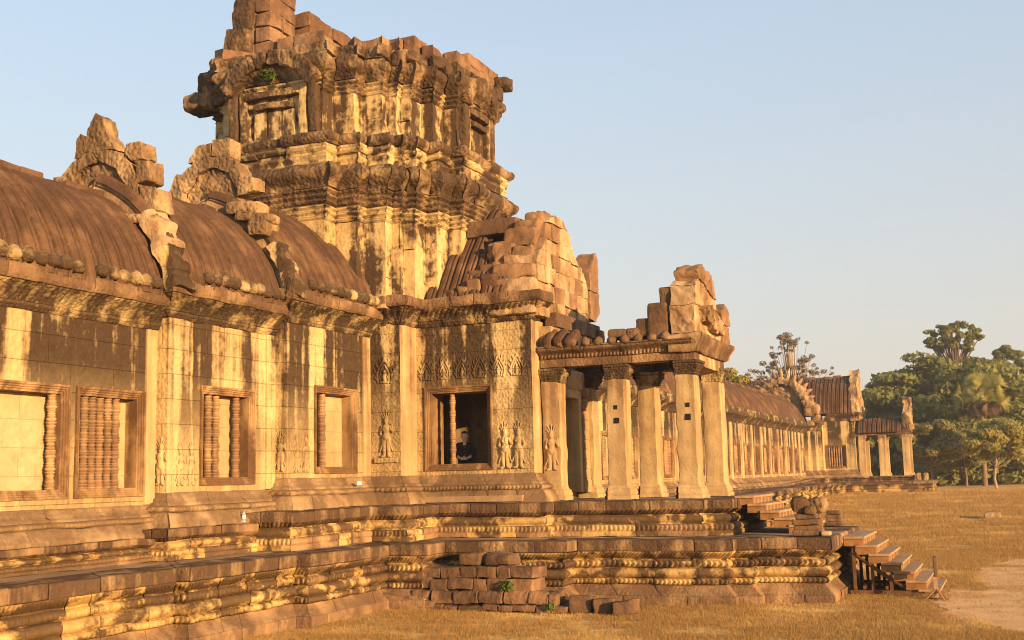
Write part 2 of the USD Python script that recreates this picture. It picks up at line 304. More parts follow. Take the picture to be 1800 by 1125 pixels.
stone('tower_stone', (0.52, 0.395, 0.205), (0.45, 0.32, 0.15), (0.066, 0.041, 0.025), cover=0.5, streak=(2.0, 2.0, 0.2), lo=1.0, hi=1.0, blotch=0.35, bscale=0.9, bump=0.6, up=0.8, soft=0.045, off=0.04, rnd=0.08, carve=0.2, cscale=9)
stone('tower_cornice_stone', (0.42, 0.29, 0.15), (0.36, 0.225, 0.115), (0.072, 0.045, 0.028), cover=0.57, streak=(1.8, 1.8, 0.3), lo=1.0, hi=1.0, blotch=0.5, bump=0.8, carve=0.7, cscale=9, up=0.5, off=0.05, rnd=0.12)
stone('tower_top_stone', (0.34, 0.21, 0.12), (0.28, 0.16, 0.09), (0.1, 0.055, 0.034), cover=0.55, rnd=0.14, streak=(1.6, 1.6, 0.4), lo=0.9, hi=0.9, blotch=0.6, bump=0.7, carve=0.2, cscale=7)
stone('gable_stone', (0.5, 0.37, 0.215), (0.43, 0.29, 0.165), (0.15, 0.085, 0.045), cover=0.48, streak=(1.5, 1.5, 0.5), lo=0.9, hi=0.9, blotch=0.7, bump=0.7, rnd=0.3)
stone('pink_stone', (0.38, 0.235, 0.13), (0.31, 0.185, 0.1), (0.12, 0.068, 0.04), cover=0.52, lo=0.8, hi=0.8, blotch=0.7, bump=0.6, rnd=0.3)
stone('pediment_stone', (0.46, 0.32, 0.17), (0.38, 0.24, 0.13), (0.12, 0.075, 0.04), cover=0.5, lo=0.9, hi=0.9, blotch=0.7, bump=0.8, carve=0.8, cscale=9, spots=0.3)
stone('pillar_stone', (0.5, 0.375, 0.2), (0.43, 0.305, 0.155), (0.18, 0.11, 0.06), cover=0.5, streak=(2.5, 2.5, 0.2), z0=2.6, z1=5.6, lo=0.45, hi=1.0, blotch=0.35, bump=0.35, rnd=0.1)
stone('lintel_stone', (0.38, 0.245, 0.135), (0.3, 0.18, 0.1), (0.085, 0.05, 0.03), cover=0.57, lo=0.95, hi=0.9, blotch=0.6, bump=0.6, carve=0.3, cscale=14)
stone('fallen_stone', (0.3, 0.175, 0.095), (0.24, 0.135, 0.075), (0.08, 0.05, 0.032), cover=0.55, lo=0.9, hi=0.9, blotch=0.8, bump=0.8, rnd=0.3)
stone('inside_stone', (0.34, 0.25, 0.15), (0.3, 0.21, 0.12), (0.1, 0.06, 0.04), cover=0.5, lo=0.8, hi=0.8, bump=0.4)
plain('tread_wood', (0.42, 0.27, 0.15), 0.5, 5.0, 0.8, 0.35, 0.15); plain('frame_wood', (0.15, 0.075, 0.04), 0.5, 8.0, 0.85, 0.3, 0.15); plain('board_wood', (0.3, 0.155, 0.065), 0.5, 6.0, 0.8, 0.4, 0.15)
plain('dark_board', (0.13, 0.075, 0.05), 0.3); plain('blue_paint', (0.12, 0.3, 0.5), 0.1, 30, 0.4); plain('white_paint', (0.75, 0.77, 0.78), 0.05, 30, 0.5)
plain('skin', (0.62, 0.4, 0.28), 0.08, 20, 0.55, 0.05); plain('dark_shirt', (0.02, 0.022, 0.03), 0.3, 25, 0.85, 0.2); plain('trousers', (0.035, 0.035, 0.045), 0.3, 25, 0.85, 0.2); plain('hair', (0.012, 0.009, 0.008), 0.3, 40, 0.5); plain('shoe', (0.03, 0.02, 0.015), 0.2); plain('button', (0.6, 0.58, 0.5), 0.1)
plain('paper', (0.8, 0.76, 0.68), 0.05); plain('bark', (0.2, 0.13, 0.085), 0.5, 3.0, 0.9, 0.6); plain('pale_bark', (0.34, 0.25, 0.16), 0.4, 3.0, 0.9, 0.5); plain('dead_leaf', (0.12, 0.075, 0.04), 0.4, 5.0, 0.9)
usdkit.material(stage, '/World/Looks/bottle_plastic', {'p': ('principled_bsdf', {'base_color': (0.75, 0.86, 0.95), 'roughness': 0.08, 'transmission_weight': 0.75, 'ior': 1.33})}, surface='p.BSDF')
def leaves(name, c1, c2, trans=0.35):
    usdkit.material(stage, '/World/Looks/' + name, {'g': ('geometry', {}), 'n': ('noise_texture', {'scale': 0.35, 'detail': 4.0}), 'm': ('math', {'math_type': 'multiply_add', 'value2': 0.55, 'value3': -0.28}), 'a': ('math', {'math_type': 'add', 'use_clamp': True}),
        'r': ('rgb_ramp', {'ramp': [(0.25, c1), (0.75, c2)]}), 'p': ('principled_bsdf', {'roughness': 0.6, 'specular_ior_level': 0.25}), 't': ('translucent_bsdf', {}), 'x': ('mix_closure', {'fac': trans})},
        [('g.position', 'n.vector'), ('g.random_per_island', 'm.value1'), ('n.fac', 'a.value1'), ('m.value', 'a.value2'), ('a.value', 'r.fac'), ('r.color', 'p.base_color'), ('r.color', 't.color'), ('p.BSDF', 'x.closure1'), ('t.BSDF', 'x.closure2')], surface='x.closure')
leaves('dome_leaf', (0.17, 0.18, 0.045), (0.48, 0.43, 0.12), 0.42); leaves('olive_leaf', (0.25, 0.22, 0.07), (0.5, 0.4, 0.14), 0.45); leaves('yellow_leaf', (0.34, 0.3, 0.075), (0.64, 0.52, 0.15), 0.45); leaves('dry_leaf', (0.2, 0.16, 0.11), (0.32, 0.26, 0.17))
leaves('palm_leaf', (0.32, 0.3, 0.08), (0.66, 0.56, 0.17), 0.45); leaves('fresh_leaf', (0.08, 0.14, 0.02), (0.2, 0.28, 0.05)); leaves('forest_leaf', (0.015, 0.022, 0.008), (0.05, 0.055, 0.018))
leaves('dry_grass', (0.36, 0.22, 0.075), (0.88, 0.63, 0.25), 0.3)
# ground with dry grass, worn patches and a little green
usdkit.material(stage, '/World/Looks/ground_grass', {'g': ('geometry', {}), 'n': ('noise_texture', {'scale': 0.25, 'detail': 7.0, 'roughness': 0.6}), 'n2': ('noise_texture', {'scale': 7.0, 'detail': 8.0, 'roughness': 0.75}), 'n3': ('noise_texture', {'scale': 0.6, 'detail': 5.0}),
    'r': ('rgb_ramp', {'ramp': [(0.3, (0.38, 0.215, 0.075)), (0.5, (0.66, 0.42, 0.15)), (0.7, (0.84, 0.59, 0.25))]}), 'r2': ('rgb_ramp', {'ramp': [(0.3, (0.5, 0.46, 0.38)), (0.66, (1.3, 1.28, 1.2))]}), 'rg': ('rgb_ramp', {'ramp': [(0.5, (0, 0, 0)), (0.72, (0.6, 0.6, 0.6))]}),
    'mg': ('mix_color', {'b': (0.33, 0.28, 0.085)}), 'mm': ('mix_color', {'blend_type': 'multiply', 'fac': 1.0, 'use_clamp': False}), 'b': ('bump', {'strength': 0.5, 'distance': 0.1}), 'p': ('principled_bsdf', {'roughness': 1.0, 'specular_ior_level': 0.05})},
    [('g.position', 'n.vector'), ('g.position', 'n2.vector'), ('g.position', 'n3.vector'), ('n.fac', 'r.fac'), ('n2.fac', 'r2.fac'), ('n3.fac', 'rg.fac'), ('r.color', 'mg.a'), ('rg.color', 'mg.fac'), ('mg.result', 'mm.a'), ('r2.color', 'mm.b'), ('mm.result', 'p.base_color'), ('n2.fac', 'b.height'), ('b.normal', 'p.normal')], surface='p.BSDF')
usdkit.material(stage, '/World/Looks/bare_earth', {'g': ('geometry', {}), 'n': ('noise_texture', {'scale': 0.9, 'detail': 8.0, 'roughness': 0.65}), 'n2': ('noise_texture', {'scale': 12.0, 'detail': 6.0, 'roughness': 0.7}),
    'r': ('rgb_ramp', {'ramp': [(0.3, (0.58, 0.33, 0.14)), (0.7, (0.78, 0.49, 0.23))]}), 'b': ('bump', {'strength': 0.5, 'distance': 0.06}), 'p': ('principled_bsdf', {'roughness': 1.0, 'specular_ior_level': 0.05})},
    [('g.position', 'n.vector'), ('g.position', 'n2.vector'), ('n.fac', 'r.fac'), ('r.color', 'p.base_color'), ('n2.fac', 'b.height'), ('b.normal', 'p.normal')], surface='p.BSDF')
# ================================================================ ground
def gh(x):
    t = np.clip((np.asarray(x, float) - 36) / 66, 0, 1); return 0.76 * t * t * (3 - 2 * t)
xs = np.unique(np.concatenate([np.arange(-60, 12, 6), np.arange(12, 60, 0.5), np.arange(60, 130, 2.5), np.array([140, 170, 220, 300, 450, 700, 1100, 1600])]))
ys = np.unique(np.concatenate([np.array([-900, -400, -200, -100, -50, -30]), np.arange(-20, 15, 0.5), np.array([15, 20, 30, 60, 120, 250, 500, 900])]))
G = np.zeros((len(xs), len(ys), 3)); G[..., 0] = xs[:, None]; G[..., 1] = ys[None]; G[..., 2] = gh(xs)[:, None]
gv = G.reshape(-1, 3); near = (gv[:, 0] > 8) & (gv[:, 0] < 130) & (np.abs(gv[:, 1]) < 20)
gv[near, 2] += 0.08 * vnoise(gv[near] * [1, 1, 0], 0.35)[:, 2]
p = part('/World', 'ground', (gv, gridf(len(xs), len(ys))), 'ground_grass'); tag(stage.GetPrimAtPath(p), kind='structure')
def gz(x, y):
    q = np.stack([np.asarray(x, float), np.asarray(y, float), np.zeros(np.shape(x))], -1).reshape(-1, 3)
    return gh(q[:, 0]) + 0.08 * vnoise(q, 0.35)[:, 2]
def earth(name, outline, seed):
    """bare ground sheet lying 1 cm above the grass, ragged edge"""
    P = Polygon(outline).buffer(0.3).buffer(-0.2); m = trimesh.creation.extrude_polygon(P, 0.01, engine='earcut')
    v, f = trimesh.remesh.subdivide_to_size(m.vertices, m.faces, 0.35, max_iter=9); v = np.array(v)
    topm = v[:, 2] > 0.005; v[:, 2] = 0
    b = Polygon(outline).exterior
    v[:, :2] += 0.8 * vnoise(v + seed, 0.9)[:, :2] + 0.35 * vnoise(v + seed, 3.1)[:, :2]
    v[:, 2] = gz(v[:, 0], v[:, 1]) + np.where(topm, 0.016, -0.1)
    pp = part('/World', name, (v, f), 'bare_earth'); tag(stage.GetPrimAtPath(pp), kind='structure')
earth('dirt_path', [(28.2, 1.9), (30.3, 1.3), (30.0, 0.75), (33.5, 0.9), (36.7, 1.1), (40, 0.1), (41, -4), (30, -8), (21, -4), (22.2, -0.6), (23.6, 0.5), (25.4, 1.45)], 5.0)
earth('dirt_road', [(103.5, 5.3), (112, 5.6), (118, 4.6), (128, 2.5), (128, -12), (112, -14), (104, -12)], 9.0)
# ================================================================ lower terrace
R2 = np.random.default_rng(21)
LP = [(6, 13.85), (17.35, 13.85), (17.35, 13.55), (20.75, 13.55), (20.75, 13.22), (24.05, 13.22), (24.05, 12.33), (25.15, 12.33), (25.15, 9.3), (25.85, 9.3), (25.85, 5.72), (26.22, 5.72), (26.22, 5.22), (26.6, 5.22), (26.6, 3.72), (32.1, 3.72)]
terr = thing('lower_terrace', 'long lower stone terrace with moulded sides and dark coping along the grass', 'terrace')
course(terr, 'plinth_stone', LP, [(0.02, -0.15), (0.03, 0.02), (0.03, 0.19), (0.01, 0.21)], 'plinth_stone', 0.9, 0.09, 0.6, 0.012, 0.01, rg=R2)
course(terr, 'sloping_stone', LP, [(0.0, 0.214), (0.005, 0.225), (-0.05, 0.27), (-0.11, 0.32), (-0.17, 0.385), (-0.2, 0.42), (-0.2, 0.436)], 'plinth_stone', 0.85, 0.06, 0.5, 0.012, 0.008, rg=R2)
course(terr, 'moulding_stone', LP, [(-0.24, 0.44), (-0.15, 0.455), (-0.115, 0.51), (-0.15, 0.565), (-0.22, 0.575), (-0.22, 0.59), (-0.14, 0.605), (-0.09, 0.66), (-0.075, 0.70), (-0.09, 0.74), (-0.14, 0.795), (-0.23, 0.805)], 'moulding_stone', 0.9, 0.025, 0.5, 0.012, 0.006, cham=0.006, rg=R2, rows={1: ('bead', 0.105, 0.03), 2: ('bead', 0.105, 0.045), 3: ('bead', 0.105, 0.03)})
course(terr, 'petal_stone', LP, [(-0.23, 0.81), (-0.22, 0.825), (-0.15, 0.84), (-0.1, 0.9), (-0.13, 0.96), (-0.22, 0.985), (-0.235, 1.0), (-0.22, 1.015), (-0.17, 1.04), (-0.09, 1.09), (-0.03, 1.14), (-0.01, 1.17), (-0.01, 1.185)], 'moulding_stone', 0.95, 0.025, 0.5, 0.012, 0.006, cham=0.006, rg=R2, rows={2: ('petal', 0.125, 0.03), 3: ('petal', 0.125, 0.05), 4: ('petal', 0.125, 0.03), 8: ('petal', 0.09, 0.03), 9: ('petal', 0.09, 0.04), 10: ('petal', 0.09, 0.03)}, mats=['moulding_stone', 'moulding_stone', 'coping_stone'])
course(terr, 'coping_stone', LP, [(-0.03, 1.188), (0.0, 1.195), (0.012, 1.22), (0.012, 1.40), (0.0, 1.43), (-0.03, 1.443), (-0.6, 1.446)], 'coping_stone', 0.95, 0.09, 0.9, 0.012, 0.012, rg=R2, zj=0.005)
course(terr, 'paving_stone', [(a, b) for a, b in LP], [(-0.9, 1.2), (-0.9, 1.428), (-0.92, 1.436), (-1.9, 1.436)], 'floor_stone', 1.1, 0.3, 2.2, 0.004, 0.0, rg=R2, zj=0.004, segs=(0, 2, 4))
part(terr, 'core', slab([(6, 14.2), (20, 14.1), (24.6, 13.6), (25.6, 12.7), (25.6, 9.7), (26.4, 9.5), (27.1, 5.6), (27.1, 4.2), (31.8, 4.2), (31.8, 24), (6, 24)], 0.0, 1.425), 'floor_stone', False)
# ================================================================ upper terrace
def upprof(z0, z1):
    h = (z1 - z0) / 0.83
    a = [[(-0.03, 0), (-0.02, 0.01), (-0.02, 0.1), (-0.06, 0.115), (-0.06, 0.125), (-0.035, 0.14), (-0.02, 0.19), (-0.04, 0.25), (-0.1, 0.27)],
         [(-0.12, 0.275), (-0.15, 0.3), (-0.1, 0.32), (-0.06, 0.39), (-0.1, 0.46), (-0.18, 0.475), (-0.18, 0.505)],
         [(-0.15, 0.51), (-0.09, 0.54), (-0.02, 0.6), (0.0, 0.625), (0.0, 0.79), (-0.02, 0.825), (-0.6, 0.83)]]
    return [[(o, z0 + z * h) for o, z in r] for r in a]
upt = thing('upper_terrace', 'upper stone platform with petal mouldings carrying gallery wall and columned porch', 'terrace')
UP = [([(6, 15.5), (18.75, 15.5)], 1.44, 1.9), ([(18.72, 16.3), (18.72, 15.15), (21.75, 15.15)], 1.44, 2.06),
      ([(21.7, 15.6), (21.7, 14.3), (25.2, 14.3), (25.2, 13.35), (26.9, 13.35), (26.9, 10.4), (27.35, 10.4), (27.35, 6.65), (27.75, 6.65), (27.75, 6.08), (32.6, 6.08)], 1.44, 2.28)]
for pth, a, b in UP:
    pr = upprof(a, b)
    course(upt, 'bead_stone', pth, pr[0], 'moulding_stone', 0.95, 0.025, 0.7, 0.012, 0.006, cham=0.006, rg=R2, rows={5: ('bead', 0.115, 0.025), 6: ('bead', 0.115, 0.05), 7: ('bead', 0.115, 0.025)}, mats=['moulding_stone', 'plinth_stone'])
    course(upt, 'round_stone', pth, pr[1], 'moulding_stone', 0.95, 0.06, 0.6, 0.012, 0.006, cham=0.006, rg=R2)
    course(upt, 'coping_stone', pth, pr[2], 'coping_stone', 0.7, 0.025, 1.2, 0.014, 0.014, rg=R2, zj=0.006, rows={0: ('petal', 0.115, 0.03), 1: ('petal', 0.115, 0.045), 2: ('petal', 0.115, 0.03)})
part(upt, 'core', slab([(6, 15.95), (19.2, 15.95), (19.2, 17.5), (6, 17.5)], 1.4, 1.885), 'floor_stone', False)
part(upt, 'core', slab([(19.3, 15.6), (22.1, 15.6), (22.1, 17.5), (19.3, 17.5)], 1.4, 2.045), 'floor_stone', False)
part(upt, 'paving', slab([(22.2, 14.8), (25.7, 14.8), (25.7, 13.85), (27.4, 13.85), (27.4, 10.9), (27.85, 10.9), (27.85, 7.1), (28.2, 6.55), (32.3, 6.55), (32.3, 21), (22.2, 21)], 1.4, 2.262), 'floor_stone', False)
# ================================================================ windows, carvings
def baluster_mesh(h, r, n=12, fine=True):
    pr = [(r, 0)]; z = 0.0; k = 0; seq = [0.05, 0.02, 0.035, 0.015, 0.06, 0.02, 0.03] if fine else [0.12, 0.06]
    def rr(zz):
        t = zz / h; return r * (1.0 + 0.13 * math.sin(t * 2 * math.pi * max(3, round(h / 0.3))))
    while z < h:
        d = min(seq[k % len(seq)], h - z); b = rr(z + d / 2)
        pr += [(b * 0.84, z + 0.003), (b * 1.06, z + d * 0.25), (b * 1.06, z + d * 0.75), (b * 0.84, z + d - 0.003)]; z += d; k += 1
    pr.append((r, h)); return lathe(pr, n)
def window(parent, fr, u0, u1, z0, z1, depth=0.32, bal=(), infill='infill_stone', wid=0.17, label=None, fine=True, bset=-0.17, brad=0.085, open_=False):
    w = numbered(parent, 'window'); UsdGeom.Xform.Define(stage, w); tag(w and stage.GetPrimAtPath(w), label)
    prof = [(0, -0.02), (0, 0.05), (0.045, 0.05), (0.05, 0.02), (0.085, 0.022), (0.09, -0.005), (0.125, -0.005), (0.13, -0.03), (wid, -0.03), (wid, -depth)]
    rect = lambda d: np.array([(u0 + d, z0 + d), (u1 - d, z0 + d), (u1 - d, z1 - d), (u0 + d, z1 - d)])
    for e in range(4):
        G = []
        for d, h in prof:
            q = rect(d); A, B = q[e], q[(e + 1) % 4]; t = np.linspace(0, 1, 14 if fine else 3)[:, None]
            s = A + (B - A) * t; G.append(np.stack([s[:, 0], np.full(len(t), h), s[:, 1]], 1))
        G = np.array(G); v = fr(G.reshape(-1, 3))
        part(w, 'frame', (erode(v, 0.006 if fine else 0, 4.0), gridf(len(prof), G.shape[1], flip=True)), 'frame_stone', 35 if fine else False)
    a, b, c, d = u0 + wid, u1 - wid, z0 + wid, z1 - wid
    if not open_:
        v = fr(np.array([(a, -depth + 0.01, c), (b, -depth + 0.01, c), (b, -depth + 0.01, d), (a, -depth + 0.01, d)]))
        part(w, 'infill', (v, np.array([(0, 1, 2), (0, 2, 3)])), infill, False)
    bm = baluster_mesh(d - c, brad, 12 if fine else 7, fine)
    for u in bal:
        v = bm[0] + [u, bset, c] if False else np.stack([bm[0][:, 0] + u, bm[0][:, 1] + bset, bm[0][:, 2] + c], 1)
        part(w, 'baluster', (fr(v), bm[1]), 'baluster_stone', True)
    return w
def capsules(chain):
    """manifold hull chain of (point, radius) pairs"""
    out = None
    for (a, ra), (b, rb) in chain:
        s = m3.Manifold.hull(m3.Manifold.sphere(ra, 14).translate(a) + m3.Manifold.sphere(rb, 14).translate(b)); out = s if out is None else out + s
    return out
def to_tm(man, edge=0.03, it=6):
    man = man.refine_to_length(edge); g = man.to_mesh(); m = trimesh.Trimesh(g.vert_properties[:, :3], g.tri_verts, process=True)
    trimesh.smoothing.filter_taubin(m, iterations=it); return m
def devata():
    """carved goddess figure, 1 m tall to the crown tips, local (u, n, z)"""
    P = lambda u, z, n=0.02: (u, n, z)
    ch = [((P(0, .62), .085), (P(0, .50), .06)), ((P(0, .5), .06), (P(0, .42), .095)), ((P(-.045, .40), .065), (P(-.05, .06), .04)), ((P(.045, .40), .065), (P(.05, .06), .04)),
          ((P(0, .64), .035), (P(0, .71), .035)), ((P(0, .755), .055), (P(0, .725), .045)), ((P(-.09, .64), .035), (P(-.14, .5), .028)), ((P(-.14, .5), .028), (P(-.07, .43), .025)),
          ((P(.09, .64), .035), (P(.15, .53), .028)), ((P(.15, .53), .028), (P(.13, .68), .024)), ((P(-.06, .03, .03), .03), (P(-.1, .02, .04), .025)), ((P(.06, .03, .03), .03), (P(.1, .02, .04), .025)),
          ((P(0, .8), .05), (P(0, .86), .03)), ((P(0, .84), .02), (P(0, 1.0), .008)), ((P(-.03, .83), .02), (P(-.07, .96), .008)), ((P(.03, .83), .02), (P(.07, .96), .008)),
          ((P(-.04, .8), .018), (P(-.1, .89), .008)), ((P(.04, .8), .018), (P(.1, .89), .008)), ((P(-.04, .36, .05), .02), (P(-.15, .12, .03), .014)), ((P(.05, .36, .05), .02), (P(.15, .14, .03), .014)),
          ((P(-.035, .585, .07), .032), (P(-.035, .58, .07), .03)), ((P(.035, .585, .07), .032), (P(.035, .58, .07), .03))]
    m = to_tm(capsules(ch), 0.022, 8); v = np.array(m.vertices); v[:, 1] *= 0.75
    return v, np.array(m.faces)
DEV = devata()
def put_devata(parent, fr, u, z, h, mat, mirror=False):
    v = DEV[0] * h; v = v * [(-1 if mirror else 1), 1, 1] + [u, 0.0, z]; w = erode(fr(v), 0.006, 6.0)
    part(parent, 'carved_figure', fix((w, DEV[1])), mat, True)
def niche():
    """flame arch with a small seated figure, 0.5 m wide, 0.75 m high"""
    t = np.linspace(-2.2, 2.2, 26); ms = []
    for k, (rx, rz, rad) in enumerate(((0.17, 0.26, 0.028), (0.11, 0.18, 0.02))):
        x = rx * np.sin(t); z = 0.28 + rz * np.cos(t) + 0.12 * np.exp(-(t / 0.35) ** 2) * (rz / 0.26)
        ms.append(tube(np.stack([x, 0.01 + 0 * t, z], 1), rad, 6))
    for s in np.linspace(-1.9, 1.9, 9):
        x, z = 0.2 * math.sin(s), 0.3 + 0.3 * math.cos(s); ms.append(tube([(x * 0.9, 0.01, z), (x * 1.15, 0.015, z + 0.06), (x * 1.12, 0.01, z + 0.12)], [0.028, 0.02, 0.006], 5))
    f = to_tm(capsules([(((0, .02, .3), .05), ((0, .02, .2), .045)), (((0, .02, .37), .03), ((0, .02, .39), .03)), (((-.09, .02, .15), .03), ((.09, .02, .15), .03)), (((-.05, .02, .31), .02), ((-.09, .02, .22), .018)), (((.05, .02, .31), .02), ((.09, .02, .22), .018))]), 0.03, 4)
    ms.append(tri(f)); v, fc = cat(ms); v[:, 1] *= 0.8; return v, fc
NIC = niche()
# ================================================================ gallery wing on the left (three bays stepping out to the gate)
gal = thing('gallery_wing', 'roofed stone gallery with four baluster windows on the left of the gate tower', 'gallery')
SOC = lambda z0, z1: [[(o, z0 + (z1 - z0) * t) for o, t in r] for r in ([(0.5, -0.03), (0.5, 0.1), (0.48, 0.13), (0.42, 0.25), (0.36, 0.38), (0.3, 0.42)], [(0.28, 0.425), (0.3, 0.45), (0.34, 0.5), (0.3, 0.57), (0.22, 0.6)], [(0.2, 0.605), (0.21, 0.68), (0.12, 0.72), (0.12, 0.8), (0.06, 0.85), (0.06, 0.94), (-0.01, 0.99), (-0.02, 1.0)])]
def socle(parent, path, z0, z1, ds=0.03, mean=0.9):
    a, b, c = SOC(z0, z1)
    course(parent, 'socle_stone', path, a, 'socle_stone', mean, 0.08, 0.5, 0.02, 0.015, rg=R2)
    course(parent, 'bead_moulding', path, b, 'socle_stone', mean * 1.3, ds, 0.4, 0.01, 0.006, rg=R2, rows={1: ('bead', 0.11, 0.03), 2: ('bead', 0.11, 0.05), 3: ('bead', 0.11, 0.03)})
    course(parent, 'base_moulding', path, c, 'socle_stone', mean * 1.5, 0.1, 0.3, 0.008, 0.006, rg=R2)
CORN = [[(0.0, 0.0), (0.045, 0.015), (0.05, 0.06), (0.075, 0.075), (0.1, 0.11), (0.08, 0.15)], [(0.1, 0.155), (0.12, 0.2), (0.18, 0.27), (0.27, 0.36), (0.38, 0.43), (0.42, 0.465)], [(0.44, 0.47), (0.47, 0.48), (0.47, 0.53), (0.5, 0.545), (0.5, 0.72), (0.47, 0.76)]]
def cornice(parent, path, z, s=1.0, mean=1.0, fine=True, mat='cornice_stone', ruin=0.016, segs=None):
    for k, (nm, pr) in enumerate(zip(('frieze_stone', 'cavetto_stone', 'fascia_stone'), CORN)):
        if k == 2 and mat == 'cornice_stone': mat = 'lintel_stone'
        course(parent, nm, path, [(o * s, z + h * s) for o, h in pr], mat, mean, 0.03 if fine else 0.25, 0.5, ruin, 0.012, rg=R2, segs=segs,
               rows=({0: {3: ('bead', 0.07, 0.03), 4: ('bead', 0.07, 0.04)}, 1: {2: ('petal', 0.16, 0.04), 3: ('petal', 0.16, 0.06), 4: ('petal', 0.16, 0.04)}, 2: {}}[k] if fine else None))
def bud_mesh(s=1.0, seed=0):
    pr = [(0.0, 0.0), (0.11, 0.01), (0.145, 0.07), (0.13, 0.15), (0.08, 0.21), (0.02, 0.25), (0, 0.25)]; v, f = lathe([(a * s, b * s) for a, b in pr], 9)
    a = np.arctan2(v[:, 1], v[:, 0]); v[:, :2] *= (1 + 0.12 * np.cos(5 * a))[:, None]; return v, f
def buds(parent, p0, p1, out, z, pitch=0.34, s=1.0, mat='cornice_stone', skip=0.08):
    p0, p1 = np.array(p0, float), np.array(p1, float); L = np.linalg.norm(p1 - p0); d = (p1 - p0) / L; n = np.array([d[1], -d[0]])
    for k in range(int(L / pitch)):
        if R2.random() < skip: continue
        q = p0 + d * (k + 0.5) * pitch + n * out; v, f = bud_mesh(s * R2.uniform(0.95, 1.06))
        part(parent, 'lotus_bud', (erode(v + [q[0], q[1], z + 0.03 + R2.normal(0, 0.006)], 0.012, 6.0), f), mat, True)
def roof_curve(y0, z0, y1, z1, n=16, bend=0.62):
    th = np.linspace(0, np.pi / 2, n); t = np.linspace(0, 1, n)
    a, b = 1 - np.cos(th), np.sin(th)
    a, b = bend * a + (1 - bend) * t, bend * b + (1 - bend) * t
    return np.stack([y0 + (y1 - y0) * a, z0 + (z1 - z0) * b], 1)
def ribs(parent, fr, L0, L1, curve, mat='roof_stone', pitch=0.34, height=0.13, keep=None, tiles=5, nm='roof_rib'):
    """stone roof ribs: local u along the eave; curve = (depth behind the eave, z)"""
    d = np.gradient(curve, axis=0); d /= np.linalg.norm(d, axis=1, keepdims=True); nrm = np.stack([-d[:, 1], d[:, 0]], 1)
    k = int(round((L1 - L0) / pitch)); w = (L1 - L0) / k
    cs = np.array([(0.0, -0.5), (0.05, -0.4), (0.09, 0.7), (0.22, 0.95), (0.5, 1.0), (0.62, 0.9), (0.65, 0.3), (0.68, 0.3), (0.71, 0.95), (0.86, 0.9), (0.92, 0.6), (0.96, -0.4), (1.0, -0.5)])
    n = len(curve)
    for j in range(k):
        m = n if keep is None else max(3, int(n * keep((j + 0.5) / k)))
        saw = 0.018 * (1 - ((np.linspace(0, 1, n) * tiles + R2.random()) % 1)); jo = R2.normal(0, 0.008)
        G = np.zeros((m, len(cs), 3))
        for a in range(m):
            h = cs[:, 1] * height + saw[a] + jo
            G[a, :, 0] = L0 + (j + cs[:, 0]) * w
            G[a, :, 1] = -(curve[a, 0] + nrm[a, 0] * h); G[a, :, 2] = curve[a, 1] + nrm[a, 1] * h
        ms = [(G.reshape(-1, 3), gridf(m, len(cs)))]
        for row in (0, m - 1):      # closed ends
            e = G[row]; lo = e.copy(); lo[:, 1] += -0.0; lo[:, 2] -= 0.12; ms.append((np.vstack([e, lo]), gridf(2, len(cs))))
        v, f = cat(ms); part(parent, nm, (erode(fr(v), 0.006, 3.0), f), mat, True)
SPECS = [dict(y=16.2, x0=6.0, x1=19.58, z0=1.9, zs=2.53, zt=6.1, ridge=9.0), dict(y=15.91, x0=19.58, x1=23.43, z0=2.06, zs=2.77, zt=6.36, ridge=9.45), dict(y=15.57, x0=23.43, x1=27.34, z0=2.28, zs=3.02, zt=6.68, ridge=9.95)]
WINS = [[(14.95, 17.12, 2.7, 4.81, [16.86]), (17.28, 19.21, 2.7, 4.81, [17.7, 17.91, 18.12, 18.34, 18.56])], [(20.63, 22.61, 2.88, 5.02, [21.14, 21.4, 22.14])], [(24.6, 26.62, 3.1, 5.26, [25.24])]]
WL = ['window with one pale baluster left at its right side', 'window with five dark balusters and a broken frame corner', 'window with three balusters', 'window with one baluster at its left side']
RIDGE = 17.65; wi = 0
